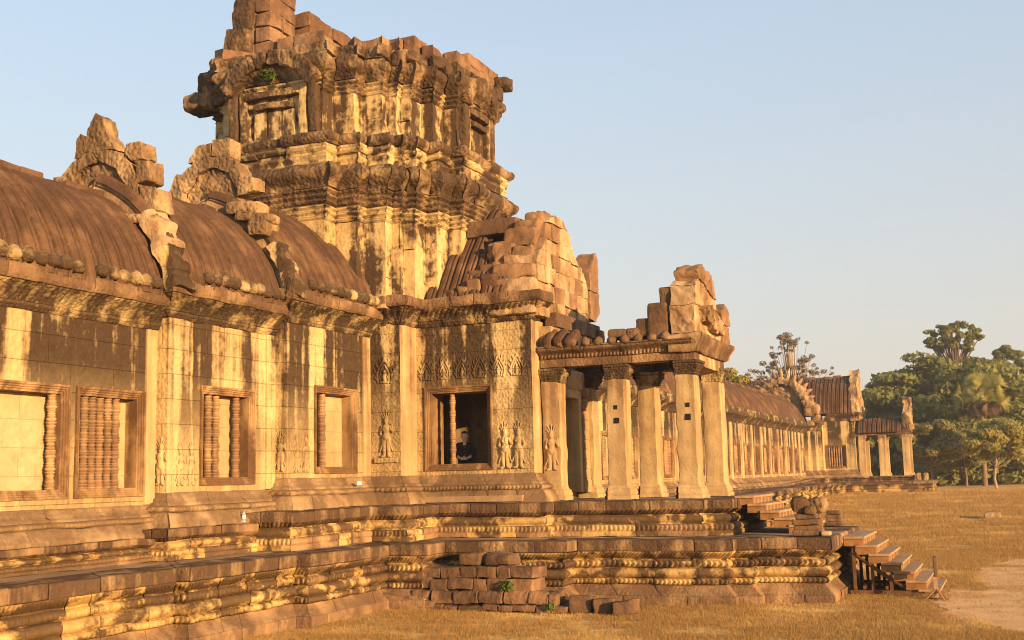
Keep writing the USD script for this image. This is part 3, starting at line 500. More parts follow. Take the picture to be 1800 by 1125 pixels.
for b, S in enumerate(SPECS):
    fr = frame((0, S['y'], 0), (1, 0, 0), (0, -1, 0)); L0, L1 = S['x0'], S['x1']
    f2 = frame((L0, S['y'], 0), (1, 0, 0), (0, -1, 0)); W = WINS[b]
    holes = [(a - L0 + 0.03, c - L0 - 0.03, d + 0.03, e - 0.03) for a, c, d, e, _ in W]
    part(gal, 'wall', wall(f2, L1 - L0, S['zs'] - 0.05, S['zt'] + 0.05, holes, 0.11 if b == 0 else 0.08, 0.008), 'wall_stone', True)
    for a, c, d, e, bl in W:
        window(gal, fr, a, c, d, e, 0.34, bl, label=WL[wi]); wi += 1
    if b < 2: path = [(L0, S['y']), (L1, S['y'])] if b == 0 else [(L0, SPECS[0]['y']), (L0, S['y']), (L1, S['y'])]
    else: path = [(L0, SPECS[1]['y']), (L0, S['y']), (L1, S['y'])]
    socle(gal, path, S['z0'], S['zs'])
    if b:   # return face of the step
        fs = frame((L0, SPECS[b - 1]['y'], 0), (0, -1, 0), (-1, 0, 0)); dy = SPECS[b - 1]['y'] - S['y']
        part(gal, 'wall', wall(fs, dy, S['zs'] - 0.05, S['zt'] + 0.05, (), 0.06, 0.008), 'wall_stone', True)
        put_devata(gal, fs, dy * 0.5, S['zs'] + 0.14, 0.95, 'wall_stone')
    # plain pilaster strip at the right end of the bay
    pv = block((0.36 if b else 0.3, 0.12, S['zt'] - S['zs'] + 0.02), 0.02, 0.3, 0.006); part(gal, 'pilaster', (pv[0] + [L1 - 0.2, S['y'] + 0.01, (S['zt'] + S['zs']) / 2], pv[1]), 'pillar_stone' if b != 1 else 'wall_stone', True)
    cornice(gal, path, S['zt'], 0.98, 1.1)
    buds(gal, (L0 + (0.2 if b else 7.5), S['y']), (L1, S['y']), 0.47, S['zt'] + 0.74, 0.31, 1.1)
    cv = roof_curve(-0.36, S['zt'] + 0.74, RIDGE - S['y'], S['ridge'], 18)
    ribs(gal, fr, max(L0 - (0.35 if b else 0), 9.0), L1, cv, pitch=0.36)
    rv = roof_curve(0.3, S['zt'] + 0.74, -(RIDGE - S['y']), S['ridge'], 8)     # inner leaf and the far slope
    sh = np.array([[(x, S['y'] + yy + 0.05, zz - 0.1) for yy, zz in cv] + [(x, 2 * RIDGE - S['y'] - yy - 0.05, zz - 0.1) for yy, zz in cv[::-1]] for x in (L0 - (0.34 if b else 0), L1 + 0.4)])
    part(gal, 'roof_core', (sh.reshape(-1, 3), gridf(2, sh.shape[1])), 'roof_stone', False)
    if b:       # closed end of the higher roof
        e = [(S['y'] + yy + 0.03, zz - 0.04) for yy, zz in cv] + [(2 * RIDGE - S['y'] - yy - 0.03, zz - 0.04) for yy, zz in cv[::-1]]
        for vf in stone_poly(Polygon(e), 0.2, 0.4): part(gal, 'roof_end', fix(place(vf, frame((L0 - 0.3, 0, 0), (0, 1, 0), (-1, 0, 0)), 0.01)), 'gable_stone', 50)
    for x in np.arange(max(L0, 12.0), L1 - 0.2, 0.62):
        if R2.random() < 0.15: continue
        v, f = block((0.6, 0.4, 0.22), 0.03, 0.2, 0.025, x); part(gal, 'ridge_stone', (v + [x + 0.3, RIDGE - 0.02, S['ridge'] + 0.06 + R2.normal(0, 0.015)], f), 'roof_stone', True)
# small carved figures on the bay fronts, seen beside the windows
for b, us in ((1, (20.0, 20.36)), (2, (23.85, 24.25))):
    S = SPECS[b]; fr = frame((0, S['y'], 0), (1, 0, 0), (0, -1, 0))
    for k, u in enumerate(us): put_devata(gal, fr, u, S['zs'] + 0.12, 0.92, 'wall_stone', k == 1)
part(gal, 'back_wall', boxm(6, 27.6, 19.1, 19.5, 1.4, 8.0), 'inside_stone', False)
# end pediments over the steps of the roof
def yz(o): return frame((o, 0, 0), (0, 1, 0), (-1, 0, 0))
def piece(parent, name, pts, fr, thick, mat='pediment_stone', amp=0.03, cell=0.1, n0=0.0, f=4.0, label=None):
    for vf in stone_poly(Polygon(pts).buffer(0), thick, cell):
        part(parent, name, fix(place((vf[0] + [0, n0, 0], vf[1]), fr, amp, f)), mat, 50, label)
F1 = yz(19.36)
pd = numbered(gal, 'pediment'); UsdGeom.Xform.Define(stage, pd); tag(stage.GetPrimAtPath(pd), 'broken carved end pediment with a tall pointed crown stone')
piece(pd, 'tympanum', [(18.55, 8.5), (18.58, 9.2), (18.2, 9.72), (17.7, 9.88), (17.2, 9.65), (16.93, 9.2), (16.93, 8.5)], F1, 0.3, n0=-0.1, amp=0.05, f=5)
for pts in ([(18.98, 8.9), (18.95, 9.25), (18.82, 9.6), (18.4, 9.98), (18.22, 9.72), (18.56, 9.2), (18.55, 8.8)], [(18.4, 9.97), (17.9, 10.14), (17.72, 9.9), (18.2, 9.73)], [(17.9, 10.13), (17.3, 10.1), (16.97, 9.95), (17.22, 9.68), (17.7, 9.9)], [(16.97, 9.93), (16.6, 9.35), (16.55, 8.5), (16.93, 8.5), (16.98, 9.25), (17.22, 9.66)]):
    piece(pd, 'arch_stone', pts, F1, 0.5, amp=0.035)
piece(pd, 'crown_stone', [(18.1, 10.1), (18.08, 10.45), (17.98, 10.78), (17.8, 10.97), (17.6, 10.85), (17.46, 10.5), (17.25, 10.12)], F1, 0.42, amp=0.04)
piece(pd, 'crown_stone', [(18.34, 10.02), (18.33, 10.4), (18.22, 10.58), (18.1, 10.45), (18.1, 10.06)], F1, 0.35, amp=0.03)
for pts in ([(16.98, 9.95), (16.95, 10.2), (16.55, 10.16), (16.53, 9.82), (16.8, 9.78)], [(16.72, 9.78), (16.38, 9.76), (16.3, 9.3), (16.58, 9.25)], [(16.55, 9.2), (16.12, 9.12), (16.05, 8.62), (16.53, 8.55)]):
    piece(pd, 'flank_stone', pts, F1, 0.5, amp=0.035)
for y, z, s in ((18.85, 9.6, 0.22), (19.05, 9.35, 0.2), (19.2, 9.15, 0.16)):
    v, f = block((0.45, s, s), 0.04, 0.1, 0.03, y); part(pd, 'flank_stone', (v + [19.6, y, z], f), 'pediment_stone', True)
v, f = block((0.55, 0.9, 0.2), 0.08, 0.1, 0.05, 3.0); part(pd, 'serpent_end', (rotxyz(v, 0.1, 0, 0) + [19.3, 16.35, 8.42], f), 'pediment_stone', True)
F2 = yz(23.2)
pd2 = numbered(gal, 'pediment'); UsdGeom.Xform.Define(stage, pd2); tag(stage.GetPrimAtPath(pd2), 'broken carved end pediment against the tower side')
piece(pd2, 'tympanum', [(18.45, 9.0), (18.45, 10.0), (18.1, 10.5), (17.6, 10.65), (17.1, 10.45), (16.9, 10.0), (16.9, 9.2)], F2, 0.3, n0=-0.1, amp=0.05, f=5)
for pts in ([(18.98, 9.3), (18.95, 10.1), (18.7, 10.6), (18.45, 10.62), (18.43, 10.05), (18.5, 9.3)], [(18.5, 10.62), (18.3, 10.78), (17.6, 10.85), (17.58, 10.66), (18.1, 10.5), (18.42, 10.1)], [(17.6, 10.84), (16.95, 10.75), (16.72, 10.3), (16.92, 10.05), (17.1, 10.45), (17.58, 10.66)], [(16.9, 10.35), (16.42, 10.3), (16.36, 9.95), (16.85, 9.82)]):
    piece(pd2, 'arch_stone', pts, F2, 0.5, amp=0.035)
for pts in ([(18.35, 10.85), (18.3, 11.02), (18.05, 11.28), (17.68, 11.3), (17.66, 10.95)], [(17.63, 10.95), (17.64, 11.36), (17.1, 11.34), (17.08, 10.85)], [(18.2, 10.7), (18.2, 10.95), (17.1, 10.92), (17.1, 10.7)]):
    piece(pd2, 'crown_stone', pts, F2, 0.45, amp=0.03)
for k, (y, z, sy, sz) in enumerate(((16.5, 9.45, 0.9, 0.3), (16.05, 8.95, 0.55, 0.45), (16.2, 9.2, 1.0, 0.22))):
    v, f = block((0.55, sy, sz), 0.07, 0.1, 0.05, 5.0 + k); part(pd2, 'serpent_end', (rotxyz(v, 0.12, 0, 0) + [23.15, y, z], f), 'pediment_stone', True)
# eroded pediment legs lying almost flush on the roof edge, down to the eave
for (x, S, w, kk, mats_) in ((19.4, SPECS[1], 0.62, 12, ('wall_stone', 'gable_stone')), (23.2, SPECS[2], 0.45, 9, ('cornice_stone', 'wall_stone'))):
    cv = roof_curve(-0.42, S['zt'] + 0.5, RIDGE - S['y'], S['ridge'], 25)
    d_ = np.gradient(cv, axis=0); d_ /= np.linalg.norm(d_, axis=1, keepdims=True); n_ = np.stack([-d_[:, 1], d_[:, 0]], 1)
    for q, (k0, k1) in enumerate(((0, kk // 2), (kk // 2, kk))):
        G = []
        for k in np.linspace(k0, k1, 14):
            c = np.array([np.interp(k, np.arange(25), cv[:, a]) for a in (0, 1)]); nn = np.array([np.interp(k, np.arange(25), n_[:, a]) for a in (0, 1)])
            ww = w * (1 + 0.12 * math.sin(k * 1.3)); th = 0.2 + 0.05 * math.sin(k * 2.1 + x)
            G.append([(x + a, S['y'] + c[0] + nn[0] * b, c[1] + nn[1] * b) for a, b in ((-ww / 2, -0.12), (-ww / 2, th * 0.7), (-ww / 2 + 0.05, th), (-ww * 0.2, th * 1.08), (ww * 0.1, th * 0.92), (ww / 2 - 0.05, th), (ww / 2, th * 0.7), (ww / 2, -0.12))])
        G = np.array(G); ms = [(G.reshape(-1, 3), gridf(14, 8))]
        for e in (0, -1):
            ms.append((np.vstack([G[e], G[e].mean(0)]), np.array([(a, a + 1, 8) for a in range(7)])))
        v, f = cat(ms); part(gal, 'gable_leg_stone', (erode(v, 0.05, 3.0, 4), f), mats_[q], 50)
# ================================================================ entrance hall (projecting arm of the gate)
hall = thing('entrance_hall', 'projecting stone hall whose open window shows a person, with ruined brick-like gable', 'entrance hall')
XW, YF, ZS, ZC = 28.28, 11.28, 3.02, 7.0
HP = [(27.34, 15.57), (27.34, 14.65), (28.28, 14.65), (28.28, 11.28), (28.84, 11.28)]
socle(hall, HP, 2.28, ZS)
fpan = frame((27.34, 15.57, 0), (0, -1, 0), (-1, 0, 0)); part(hall, 'wall', wall(fpan, 0.92, ZS - 0.05, ZC + 0.05, (), 0.06, 0.008), 'hall_stone', True)
put_devata(hall, fpan, 0.5, 3.5, 1.25, 'hall_stone')
v, f = block((0.1, 0.7, 0.14), 0.03, 0.1, 0.01); part(hall, 'bracket', (v + [27.32, 15.07, 3.42], f), 'hall_stone', True)
fpy = frame((27.34, 14.65, 0), (1, 0, 0), (0, -1, 0)); part(hall, 'wall', wall(fpy, 0.94, ZS - 0.05, ZC + 0.05, (), 0.08, 0.006), 'pillar_stone', True)
fside = frame((28.28, 14.65, 0), (0, -1, 0), (-1, 0, 0)); WH = (0.25, 2.23, 3.12, 5.35)
part(hall, 'wall', wall(fside, 3.37, ZS - 0.05, ZC + 0.05, [(WH[0] + 0.03, WH[1] - 0.03, WH[2] + 0.03, WH[3] - 0.03)], 0.07, 0.008), 'hall_stone', True)
window(hall, fside, *WH, depth=0.75, bal=[WH[0] + 0.72], open_=True, label='open window with one worn baluster', bset=-0.2, brad=0.075)
for k in range(6):
    v = NIC[0] * [1.0, 1.0, 1.0] + [0.3 + 0.53 * k, 0.0, 5.42]; part(hall, 'niche_relief', fix((erode(fside(v), 0.008, 6), NIC[1])), 'hall_stone', True)
for k in range(1):
    v = NIC[0] * [1.3, 1.0, 1.2] + [0.45, 0.0, 5.3]; part(hall, 'niche_relief', fix((erode(fpan(v), 0.008, 6), NIC[1])), 'hall_stone', True)
for k, u in enumerate((2.57, 2.95)): put_devata(hall, fside, u, 3.13, 1.22, 'hall_stone', k == 1)
# corner pilaster towards the porch and the front wall with its doorway
ffr = frame((28.28, YF, 0), (1, 0, 0), (0, -1, 0))
part(hall, 'wall', wall(ffr, 4.04, ZS - 0.6, ZC, [(0.95, 2.74, 2.0, 5.05)], 0.12, 0.006), 'pillar_stone', True)
# thick inner leaves of the walls
for q in ((29.03, 29.2, 11.9, 14.1 - 1.7), (29.03, 29.2, 14.42, 17.0)):
    pass
part(hall, 'inner_wall', boxm(28.32, 29.03, 14.24, 15.5, 2.3, 7.2), 'inside_stone', False)
part(hall, 'inner_wall', boxm(28.32, 29.03, 11.35, 12.58, 2.3, 7.2), 'inside_stone', False)
part(hall, 'inner_wall', boxm(28.32, 29.03, 12.58, 14.24, 2.3, 3.28), 'inside_stone', False)
part(hall, 'inner_wall', boxm(28.32, 29.03, 12.58, 14.24, 5.19, 7.2), 'inside_stone', False)
part(hall, 'inner_wall', boxm(31.6, 32.3, 11.3, 19.0, 2.3, 7.4), 'inside_stone', False)
part(hall, 'front_wall_stone', boxm(31.02, 32.28, 11.3, 11.85, 2.3, 7.0), 'pillar_stone', False)
part(hall, 'front_wall_stone', boxm(28.34, 29.23, 11.3, 11.85, 2.3, 7.0), 'pillar_stone', False)
part(hall, 'front_wall_stone', boxm(29.23, 31.02, 11.3, 11.85, 5.05, 7.0), 'pillar_stone', False)
part(hall, 'back_wall', boxm(27.0, 33.0, 19.2, 19.6, 2.2, 9.0), 'inside_stone', False)
part(hall, 'inner_wall', boxm(27.4, 27.7, 15.6, 19.2, 2.3, 8.0), 'inside_stone', False)
part(hall, 'inner_ceiling', boxm(28.5, 32.2, 11.9, 19.4, 7.15, 7.4), 'inside_stone', False)
part(hall, 'floor', boxm(27.7, 32.5, 11.4, 19.2, 2.3, 2.45), 'floor_stone', False)
# doorway: jambs, lintel, round colonette
dr = numbered(hall, 'doorway'); UsdGeom.Xform.Define(stage, dr)
for x0, x1 in ((29.1, 29.45), (31.0, 31.22)):
    v, f = block((x1 - x0, 0.7, 2.6), 0.02, 0.3, 0.008, x0); part(dr, 'jamb', (v + [(x0 + x1) / 2, 11.33, 3.75], f), 'pillar_stone', True)
v, f = block((2.3, 0.62, 0.24), 0.02, 0.3, 0.008, 8); part(dr, 'lintel', (v + [30.17, 11.3, 5.16], f), 'pillar_stone', True)
pr = [(0.15, 2.45), (0.17, 2.5), (0.17, 2.75), (0.13, 2.8)]; z = 2.8
while z < 5.0:
    pr += [(0.125, z + 0.01), (0.145, z + 0.03), (0.145, z + 0.05), (0.12, z + 0.07), (0.135, z + 0.09), (0.135, z + 0.2), (0.12, z + 0.22)]; z += 0.27
pr += [(0.15, 5.05), (0.18, 5.2), (0.18, 5.35)]
v, f = lathe(pr, 14); part(dr, 'colonette', (v + [31.4, 10.98, 0], f), 'pillar_stone', True)
v, f = block((2.6, 0.4, 0.55), 0.05, 0.15, 0.03, 4); part(dr, 'carved_lintel', (v + [30.2, 11.15, 5.55], f), 'pediment_stone', True)
cornice(hall, HP, ZC - 0.02, 0.95, 0.8, ruin=0.03)
# roof of the hall: ribs running up to the ridge, the outer half fallen
fh = frame((28.28, 14.65, 0), (0, -1, 0), (-1, 0, 0)); cvh = roof_curve(-0.3, 7.68, 2.05, 10.45, 16, 0.22)
ribs(hall, fh, 0.15, 1.75, cvh, pitch=0.33, height=0.1, tiles=6)
ribs(hall, fh, 1.75, 2.75, cvh, pitch=0.33, height=0.1, keep=lambda t: 0.5 - 0.2 * t, tiles=6)
sh = np.array([[(28.28 + a, y, b - 0.06) for a, b in cvh] + [(32.32 - a, y, b - 0.06) for a, b in cvh[::-1]] for y in (12.75, 18.0)]); part(hall, 'roof_core', (sh.reshape(-1, 3), gridf(2, sh.shape[1])), 'roof_stone', False)
for k, (x, y, z, sx, sy, sz) in enumerate(((28.2, 12.75, 7.95, 0.5, 0.4, 0.45), (28.25, 12.35, 8.0, 0.55, 0.42, 0.55), (28.35, 12.0, 7.9, 0.6, 0.35, 0.5), (28.6, 12.6, 8.4, 0.5, 0.4, 0.45), (28.65, 12.15, 8.45, 0.5, 0.45, 0.5), (28.55, 12.9, 8.3, 0.5, 0.3, 0.4), (28.15, 13.1, 7.85, 0.4, 0.3, 0.35), (28.12, 13.5, 7.8, 0.35, 0.3, 0.3), (28.95, 12.35, 8.75, 0.6, 0.6, 0.45), (29.9, 12.5, 8.9, 1.2, 0.9, 0.5))):
    v, f = block((sx, sy, sz), 0.05, 0.1, 0.035, k * 3.1); part(hall, 'roof_stone', (rotxyz(v, 0, -0.25, R2.normal(0, 0.1)) + [x, y, z], f), 'roof_stone' if k % 2 else 'pink_stone', True)
v, f = block((1.1, 1.5, 0.45), 0.06, 0.15, 0.04, 77); part(hall, 'roof_stone', (v + [29.6, 12.7, 9.75], f), 'fallen_stone', True)
# gable wall of loose ashlar
fg = frame((0, 11.06, 0), (1, 0, 0), (0, -1, 0)); R3 = np.random.default_rng(5)
rows_of_stones(hall, 'gable_stone', [(28.3, 7.1), (28.3, 8.7), (28.75, 9.05), (29.05, 9.4), (29.3, 9.85), (29.7, 10.0), (30.5, 10.02), (30.9, 9.7), (31.15, 9.4), (31.6, 8.95), (32.0, 8.75), (32.3, 8.3), (32.4, 7.6), (32.6, 7.1)], fg, 0.9, R3, 0.4, 0.58, ['gable_stone', 'gable_stone', 'gable_stone', 'pink_stone'], amp=0.034, depth_jit=0.05, cell=0.1)
for pts in ([(32.35, 8.3), (32.4, 8.9), (32.75, 9.35), (33.05, 9.52), (33.2, 9.3), (33.15, 8.3)], [(32.4, 7.45), (32.35, 8.28), (33.15, 8.28), (33.12, 7.7), (32.8, 7.4)]):
    piece(hall, 'gable_fin', pts, fg, 0.55, 'pink_stone', 0.03, 0.12, n0=0.05)
for k, (x, y, z, sx, sy, sz) in enumerate(((28.45, 11.75, 7.6, 0.8, 1.3, 0.95), (28.6, 11.75, 8.3, 0.8, 1.2, 0.4), (28.7, 11.5, 8.75, 0.7, 0.6, 0.5), (28.75, 12.1, 8.85, 0.7, 0.55, 0.6), (28.95, 11.7, 9.3, 0.6, 0.9, 0.5), (29.2, 11.6, 9.6, 0.55, 0.7, 0.45), (29.6, 11.5, 9.95, 0.6, 0.6, 0.28), (28.85, 12.35, 9.0, 0.5, 0.5, 0.45), (29.8, 11.45, 10.12, 0.4, 0.35, 0.16))):
    v, f = block((sx, sy, sz), 0.07, 0.08, 0.05, k * 2.3, 3.5); part(hall, 'gable_stone', (rotz(v, R2.normal(0, 0.06)) + [x, y, z], f), 'gable_stone' if k == 0 else 'pink_stone', True)
v, f = block((3.6, 0.35, 0.4), 0.03, 0.15, 0.02, 5); part(hall, 'gable_moulding', (v + [30.9, 11.02, 7.05], f), 'lintel_stone', True)
for k, (x, w) in enumerate(((29.2, 0.7), (30.0, 0.8), (30.9, 0.9), (31.8, 0.8))):
    v, f = block((w, 0.4, 0.6), 0.02, 0.15, 0.015, k); part(hall, 'gable_stone', (v + [x, 11.12, 6.55], f), 'gable_stone', True)
for k, (z, h) in enumerate(((6.95, 0.3), (6.6, 0.35), (6.25, 0.3))):
    v, f = block((0.5, 0.5, h), 0.03, 0.1, 0.02, k + 9); part(hall, 'gable_stone', (v + [32.55, 11.0, z], f), 'fallen_stone', True)
# ================================================================ columned porch
por = thing('columned_porch', 'roofless porch of square stone pillars with a broken gable over its front', 'porch')
R4 = np.random.default_rng(9)
def pillar(x, y, w=0.5, z0=2.28, zt=5.72, holes=(), roots=False, label=None, carved=True):
    """x, y is the centre"""
    pl = numbered(por, 'pillar'); UsdGeom.Xform.Define(stage, pl); tag(stage.GetPrimAtPath(pl), label)
    n = 26; zz = np.linspace(z0 + 0.34, zt - 0.36, n); a = w / 2; c = 0.03
    ring = np.array([(-a, -a + c), (-a + c, -a), (0, -a), (a - c, -a), (a, -a + c), (a, 0), (a, a - c), (a - c, a), (0, a), (-a + c, a), (-a, a - c), (-a, 0), (-a, -a + c)])
    G = np.concatenate([np.repeat(ring[None], n, 0), np.repeat(zz[:, None, None], len(ring), 1)], 2) + [x, y, 0]
    gv_ = G.reshape(-1, 3); pit = np.clip(vnoise(gv_ * [1, 1, 0.45], 1.7)[:, 0] - 0.2, 0, 1) * 0.35; cxy = gv_[:, :2] - [x, y]; gv_[:, :2] -= cxy * pit[:, None]
    part(pl, 'shaft', (erode(gv_, 0.022, 2.6, 4), gridf(n, len(ring), flip=True)), 'pillar_stone', 50)
    sq = [(x - a, y + a), (x - a, y - a), (x + a, y - a), (x + a, y + a), (x - a, y + a)]
    for nm, prof in (('base', [(0.1, z0), (0.1, z0 + 0.1), (0.06, z0 + 0.11), (0.08, z0 + 0.17), (0.05, z0 + 0.24), (0.06, z0 + 0.27), (0.02, z0 + 0.3), (0.0, z0 + 0.36)]), ('capital', [(0.0, zt - 0.38), (0.03, zt - 0.34), (0.01, zt - 0.31), (0.04, zt - 0.28), (0.05, zt - 0.22), (0.1, zt - 0.16), (0.12, zt - 0.1), (0.09, zt - 0.08), (0.13, zt - 0.06), (0.13, zt), (-0.1, zt)])):
        v, f = sheet(sq, prof, 0.05); part(pl, nm, (erode(v, 0.014, 3.0), f[:, ::-1]), 'cornice_stone' if nm == 'capital' else 'pillar_stone', 50)
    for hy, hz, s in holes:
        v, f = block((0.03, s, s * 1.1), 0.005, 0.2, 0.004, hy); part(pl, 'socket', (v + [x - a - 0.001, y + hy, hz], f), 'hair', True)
    return pl
PX, PXR = 29.09, 31.86
pillar(PX, 11.0, 0.52, label='engaged pillar carved with a figure')
fq = frame((PX - 0.26, 11.26, 0), (0, -1, 0), (-1, 0, 0)); put_devata(por, fq, 0.27, 3.05, 1.2, 'pillar_stone')
pillar(PX, 9.22, 0.52, holes=((0.0, 4.62, 0.1), (-0.02, 4.28, 0.13)), label='front pillar with two square sockets')
pillar(PX, 7.38, 0.52, holes=((-0.05, 4.6, 0.1), (-0.05, 4.3, 0.14)), label='corner pillar with split face')
pillar(PXR, 9.2, 0.52, label='rear pillar with its top in shade'); pillar(PXR, 7.36, 0.52, label='rear corner pillar, smooth and pale'); pillar(31.8, 11.0, 0.5)
EP = [(28.84, 11.24), (28.84, 7.1)]; e0 = 5.74
course(por, 'architrave_stone', EP, [(0.02, e0), (0.03, e0 + 0.01), (0.03, e0 + 0.2), (0.0, e0 + 0.21)], 'lintel_stone', 1.9, 0.15, 0.52, 0.014, 0.01, rg=R4)
course(por, 'bead_stone', EP, [(0.04, e0 + 0.215), (0.08, e0 + 0.23), (0.1, e0 + 0.27), (0.08, e0 + 0.31), (0.12, e0 + 0.33), (0.2, e0 + 0.38), (0.3, e0 + 0.41), (0.3, e0 + 0.47)], 'lintel_stone', 1.1, 0.025, 0.5, 0.012, 0.008, rg=R4, rows={1: ('bead', 0.1, 0.03), 2: ('bead', 0.1, 0.05), 3: ('bead', 0.1, 0.03)})
course(por, 'eave_stone', EP, [(0.26, e0 + 0.475), (0.3, e0 + 0.49), (0.3, e0 + 0.52), (0.18, e0 + 0.54), (-0.2, e0 + 0.58)], 'lintel_stone', 0.9, 0.1, 0.52, 0.02, 0.01, rg=R4)
buds(por, (28.84, 11.15), (28.84, 7.3), 0.2, e0 + 0.46, 0.355, 0.95, 'lintel_stone', 0.0)
RP = [(32.15, 7.1), (32.15, 11.25)]
course(por, 'architrave_stone', RP, [(0.02, e0), (0.02, e0 + 0.21), (0.1, e0 + 0.23), (0.12, e0 + 0.45), (-0.1, e0 + 0.5)], 'lintel_stone', 1.9, 0.2, 0.55, 0.014, 0.01, rg=R4)
FP = [(28.78, 7.08), (32.2, 7.08)]
v, f = block((2.25, 0.46, 0.3), 0.02, 0.2, 0.01, 3); part(por, 'front_lintel', (v + [30.48, 7.32, e0 + 0.02], f), 'pillar_stone', True)
course(por, 'front_cornice_stone', [(28.72, 7.7), (28.72, 7.02), (32.25, 7.02), (32.25, 7.7)], [(0.0, e0 + 0.19), (0.04, e0 + 0.22), (0.06, e0 + 0.32), (0.1, e0 + 0.4), (0.17, e0 + 0.52), (0.18, e0 + 0.6), (0.06, e0 + 0.66), (-0.3, e0 + 0.68)], 'gable_stone', 1.0, 0.09, 0.6, 0.03, 0.015, rg=R4, mats=['gable_stone', 'lintel_stone'])
for k, y in enumerate((10.95, 10.65, 10.35)):
    v, f = block((0.75, 0.27, 0.36 - 0.03 * k), 0.09, 0.07, 0.02, k); part(por, 'roof_rib', (rotxyz(v, 0, -0.5, 0) + [28.85, y, 6.48], f), 'roof_stone', True)
fgp = frame((0, 6.98, 0), (1, 0, 0), (0, -1, 0))
for pts, m_ in (([(28.6, 6.4), (28.55, 7.1), (29.35, 7.15), (29.4, 6.4)], 'gable_stone'), ([(29.4, 6.4), (29.35, 7.15), (30.4, 7.1), (30.5, 6.4)], 'gable_stone'), ([(30.5, 6.4), (30.4, 7.1), (31.25, 7.2), (31.5, 6.4)], 'gable_stone'),
               ([(28.55, 7.1), (28.6, 7.6), (29.6, 7.62), (29.6, 7.13)], 'gable_stone'), ([(29.6, 7.12), (29.6, 7.62), (30.8, 7.6), (31.2, 7.2), (30.4, 7.08)], 'gable_stone'), ([(28.6, 7.6), (28.85, 7.76), (29.9, 7.78), (29.9, 7.6)], 'gable_stone'), ([(29.9, 7.6), (29.9, 7.78), (30.5, 7.76), (30.7, 7.6)], 'gable_stone')):
    piece(por, 'gable_stone', pts, fgp, 0.62, m_, 0.045, 0.1, n0=R4.normal(0, 0.02))
piece(por, 'gable_top_stone', [(28.85, 7.75), (28.8, 8.0), (29.05, 8.18), (29.55, 8.2), (29.6, 7.75)], fgp, 0.6, 'pink_stone', 0.045, 0.1, n0=0.06); piece(por, 'gable_top_stone', [(29.62, 7.75), (29.6, 8.12), (30.4, 8.1), (30.65, 7.95), (30.75, 7.5), (30.5, 7.45)], fgp, 0.5, 'pink_stone', 0.045, 0.1, n0=0.03)
piece(por, 'carved_stone', [(29.3, 6.75), (29.2, 7.05), (29.7, 7.2), (30.7, 7.0), (31.1, 6.75), (30.9, 6.5), (30.0, 6.55)], fgp, 0.25, 'pediment_stone', 0.05, 0.08, n0=0.18, f=5)
for pts in ([(31.55, 6.9), (31.5, 7.3), (31.85, 7.5), (32.25, 7.4), (32.3, 6.9)], [(31.4, 6.35), (31.55, 6.88), (32.25, 6.88), (32.2, 6.35)]):
    piece(por, 'gable_fin', pts, fgp, 0.45, 'pink_stone', 0.035, 0.12, n0=0.05)
for k, (x, y, z, s) in enumerate(((28.95, 7.95, 6.75, (0.7, 0.55, 0.9)), (28.95, 8.35, 6.6, (0.6, 0.4, 0.5)), (28.9, 8.65, 6.48, (0.6, 0.35, 0.3)), (28.95, 7.72, 7.25, (0.6, 0.4, 0.7)))):
    v, f = block(s, 0.06, 0.1, 0.035, k); part(por, 'gable_back_stone', (v + [x, y, z], f), 'lintel_stone' if k else 'fallen_stone', True)
v, f = block((0.7, 0.62, 0.22), 0.07, 0.08, 0.035, 51); top('loose_stone', (rotz(v, 0.1) + [28.9, 9.02, 6.5], f), 'fallen_stone', 'dark flat loose stone lying on the porch beam against the sky', 'stone')
# ================================================================ gate tower
tow = thing('gate_tower', 'ruined stepped stone gate tower with broken top rising above the entrance hall', 'tower')
TC = np.array([30.3, 17.65]); RED = [(4.3, 1.45), (3.75, 2.1), (3.3, 2.7)]; CC = 2.95
def tower_path(s=0.0, xmax=None):
    A = [(-CC, CC), (-2.7 + 0, CC)]
    side = [(-a, w) for a, w in RED]
    pts = [(-CC + 0.0, CC + 0.0)]
    # -X side from the back corner to the front corner, then the -Y side
    left = [(-CC, 2.7), (-3.3, 2.7), (-3.3, 2.1), (-3.75, 2.1), (-3.75, 1.45), (-4.3, 1.45), (-4.3, -1.45), (-3.75, -1.45), (-3.75, -2.1), (-3.3, -2.1), (-3.3, -2.7), (-CC, -2.7), (-CC, -CC)]
    front = [(-y, x) for x, y in left[::-1]]
    front = [(-2.7, -CC), (-2.7, -3.25), (-2.05, -3.25), (-2.05, -3.6), (-1.35, -3.6), (-1.35, -4.0), (1.05, -4.0), (1.05, -3.6), (1.6, -3.6), (1.6, -3.25), (2.2, -3.25), (2.2, -CC), (CC - 0.4, -CC)]
    return [tuple(TC + np.array(q)) for q in pts + left + front]
TP = tower_path(); R5 = np.random.default_rng(31)
def band(z0, z1, offs, mat, nm='wall_stone', mean=0.75, amp=0.03, jit=0.03, drop=0.0, mats=None, rows=None, ds=0.09, segs=None):
    k = len(offs); prof = [(o, z0 + (z1 - z0) * i / (k - 1)) for i, o in enumerate(offs)]
    course(tow, nm, TP, prof, mat, mean, ds, 0.45, amp, jit, 1.9, rg=R5, drop=drop, mats=mats, rows=rows, segs=segs, zj=0.01)
T1 = ['tower_stone']; TM = ['tower_stone', 'tower_cornice_stone']
for z0, z1 in ((7.4, 8.2), (8.2, 9.0), (9.0, 9.7)):
    band(z0, z1, [0.17, 0.18, 0.18, 0.18, 0.17], 'tower_stone', 'wall_stone', 1.3, 0.014, 0.006)
band(9.7, 10.1, [0.18, 0.22, 0.26, 0.2, 0.2, 0.27, 0.29, 0.22, 0.23, 0.3, 0.3, 0.24], 'tower_stone', 'capital_stone', 1.2, 0.012, 0.008, rows={5: ('bead', 0.1, 0.03), 6: ('bead', 0.1, 0.03)}, ds=0.04)
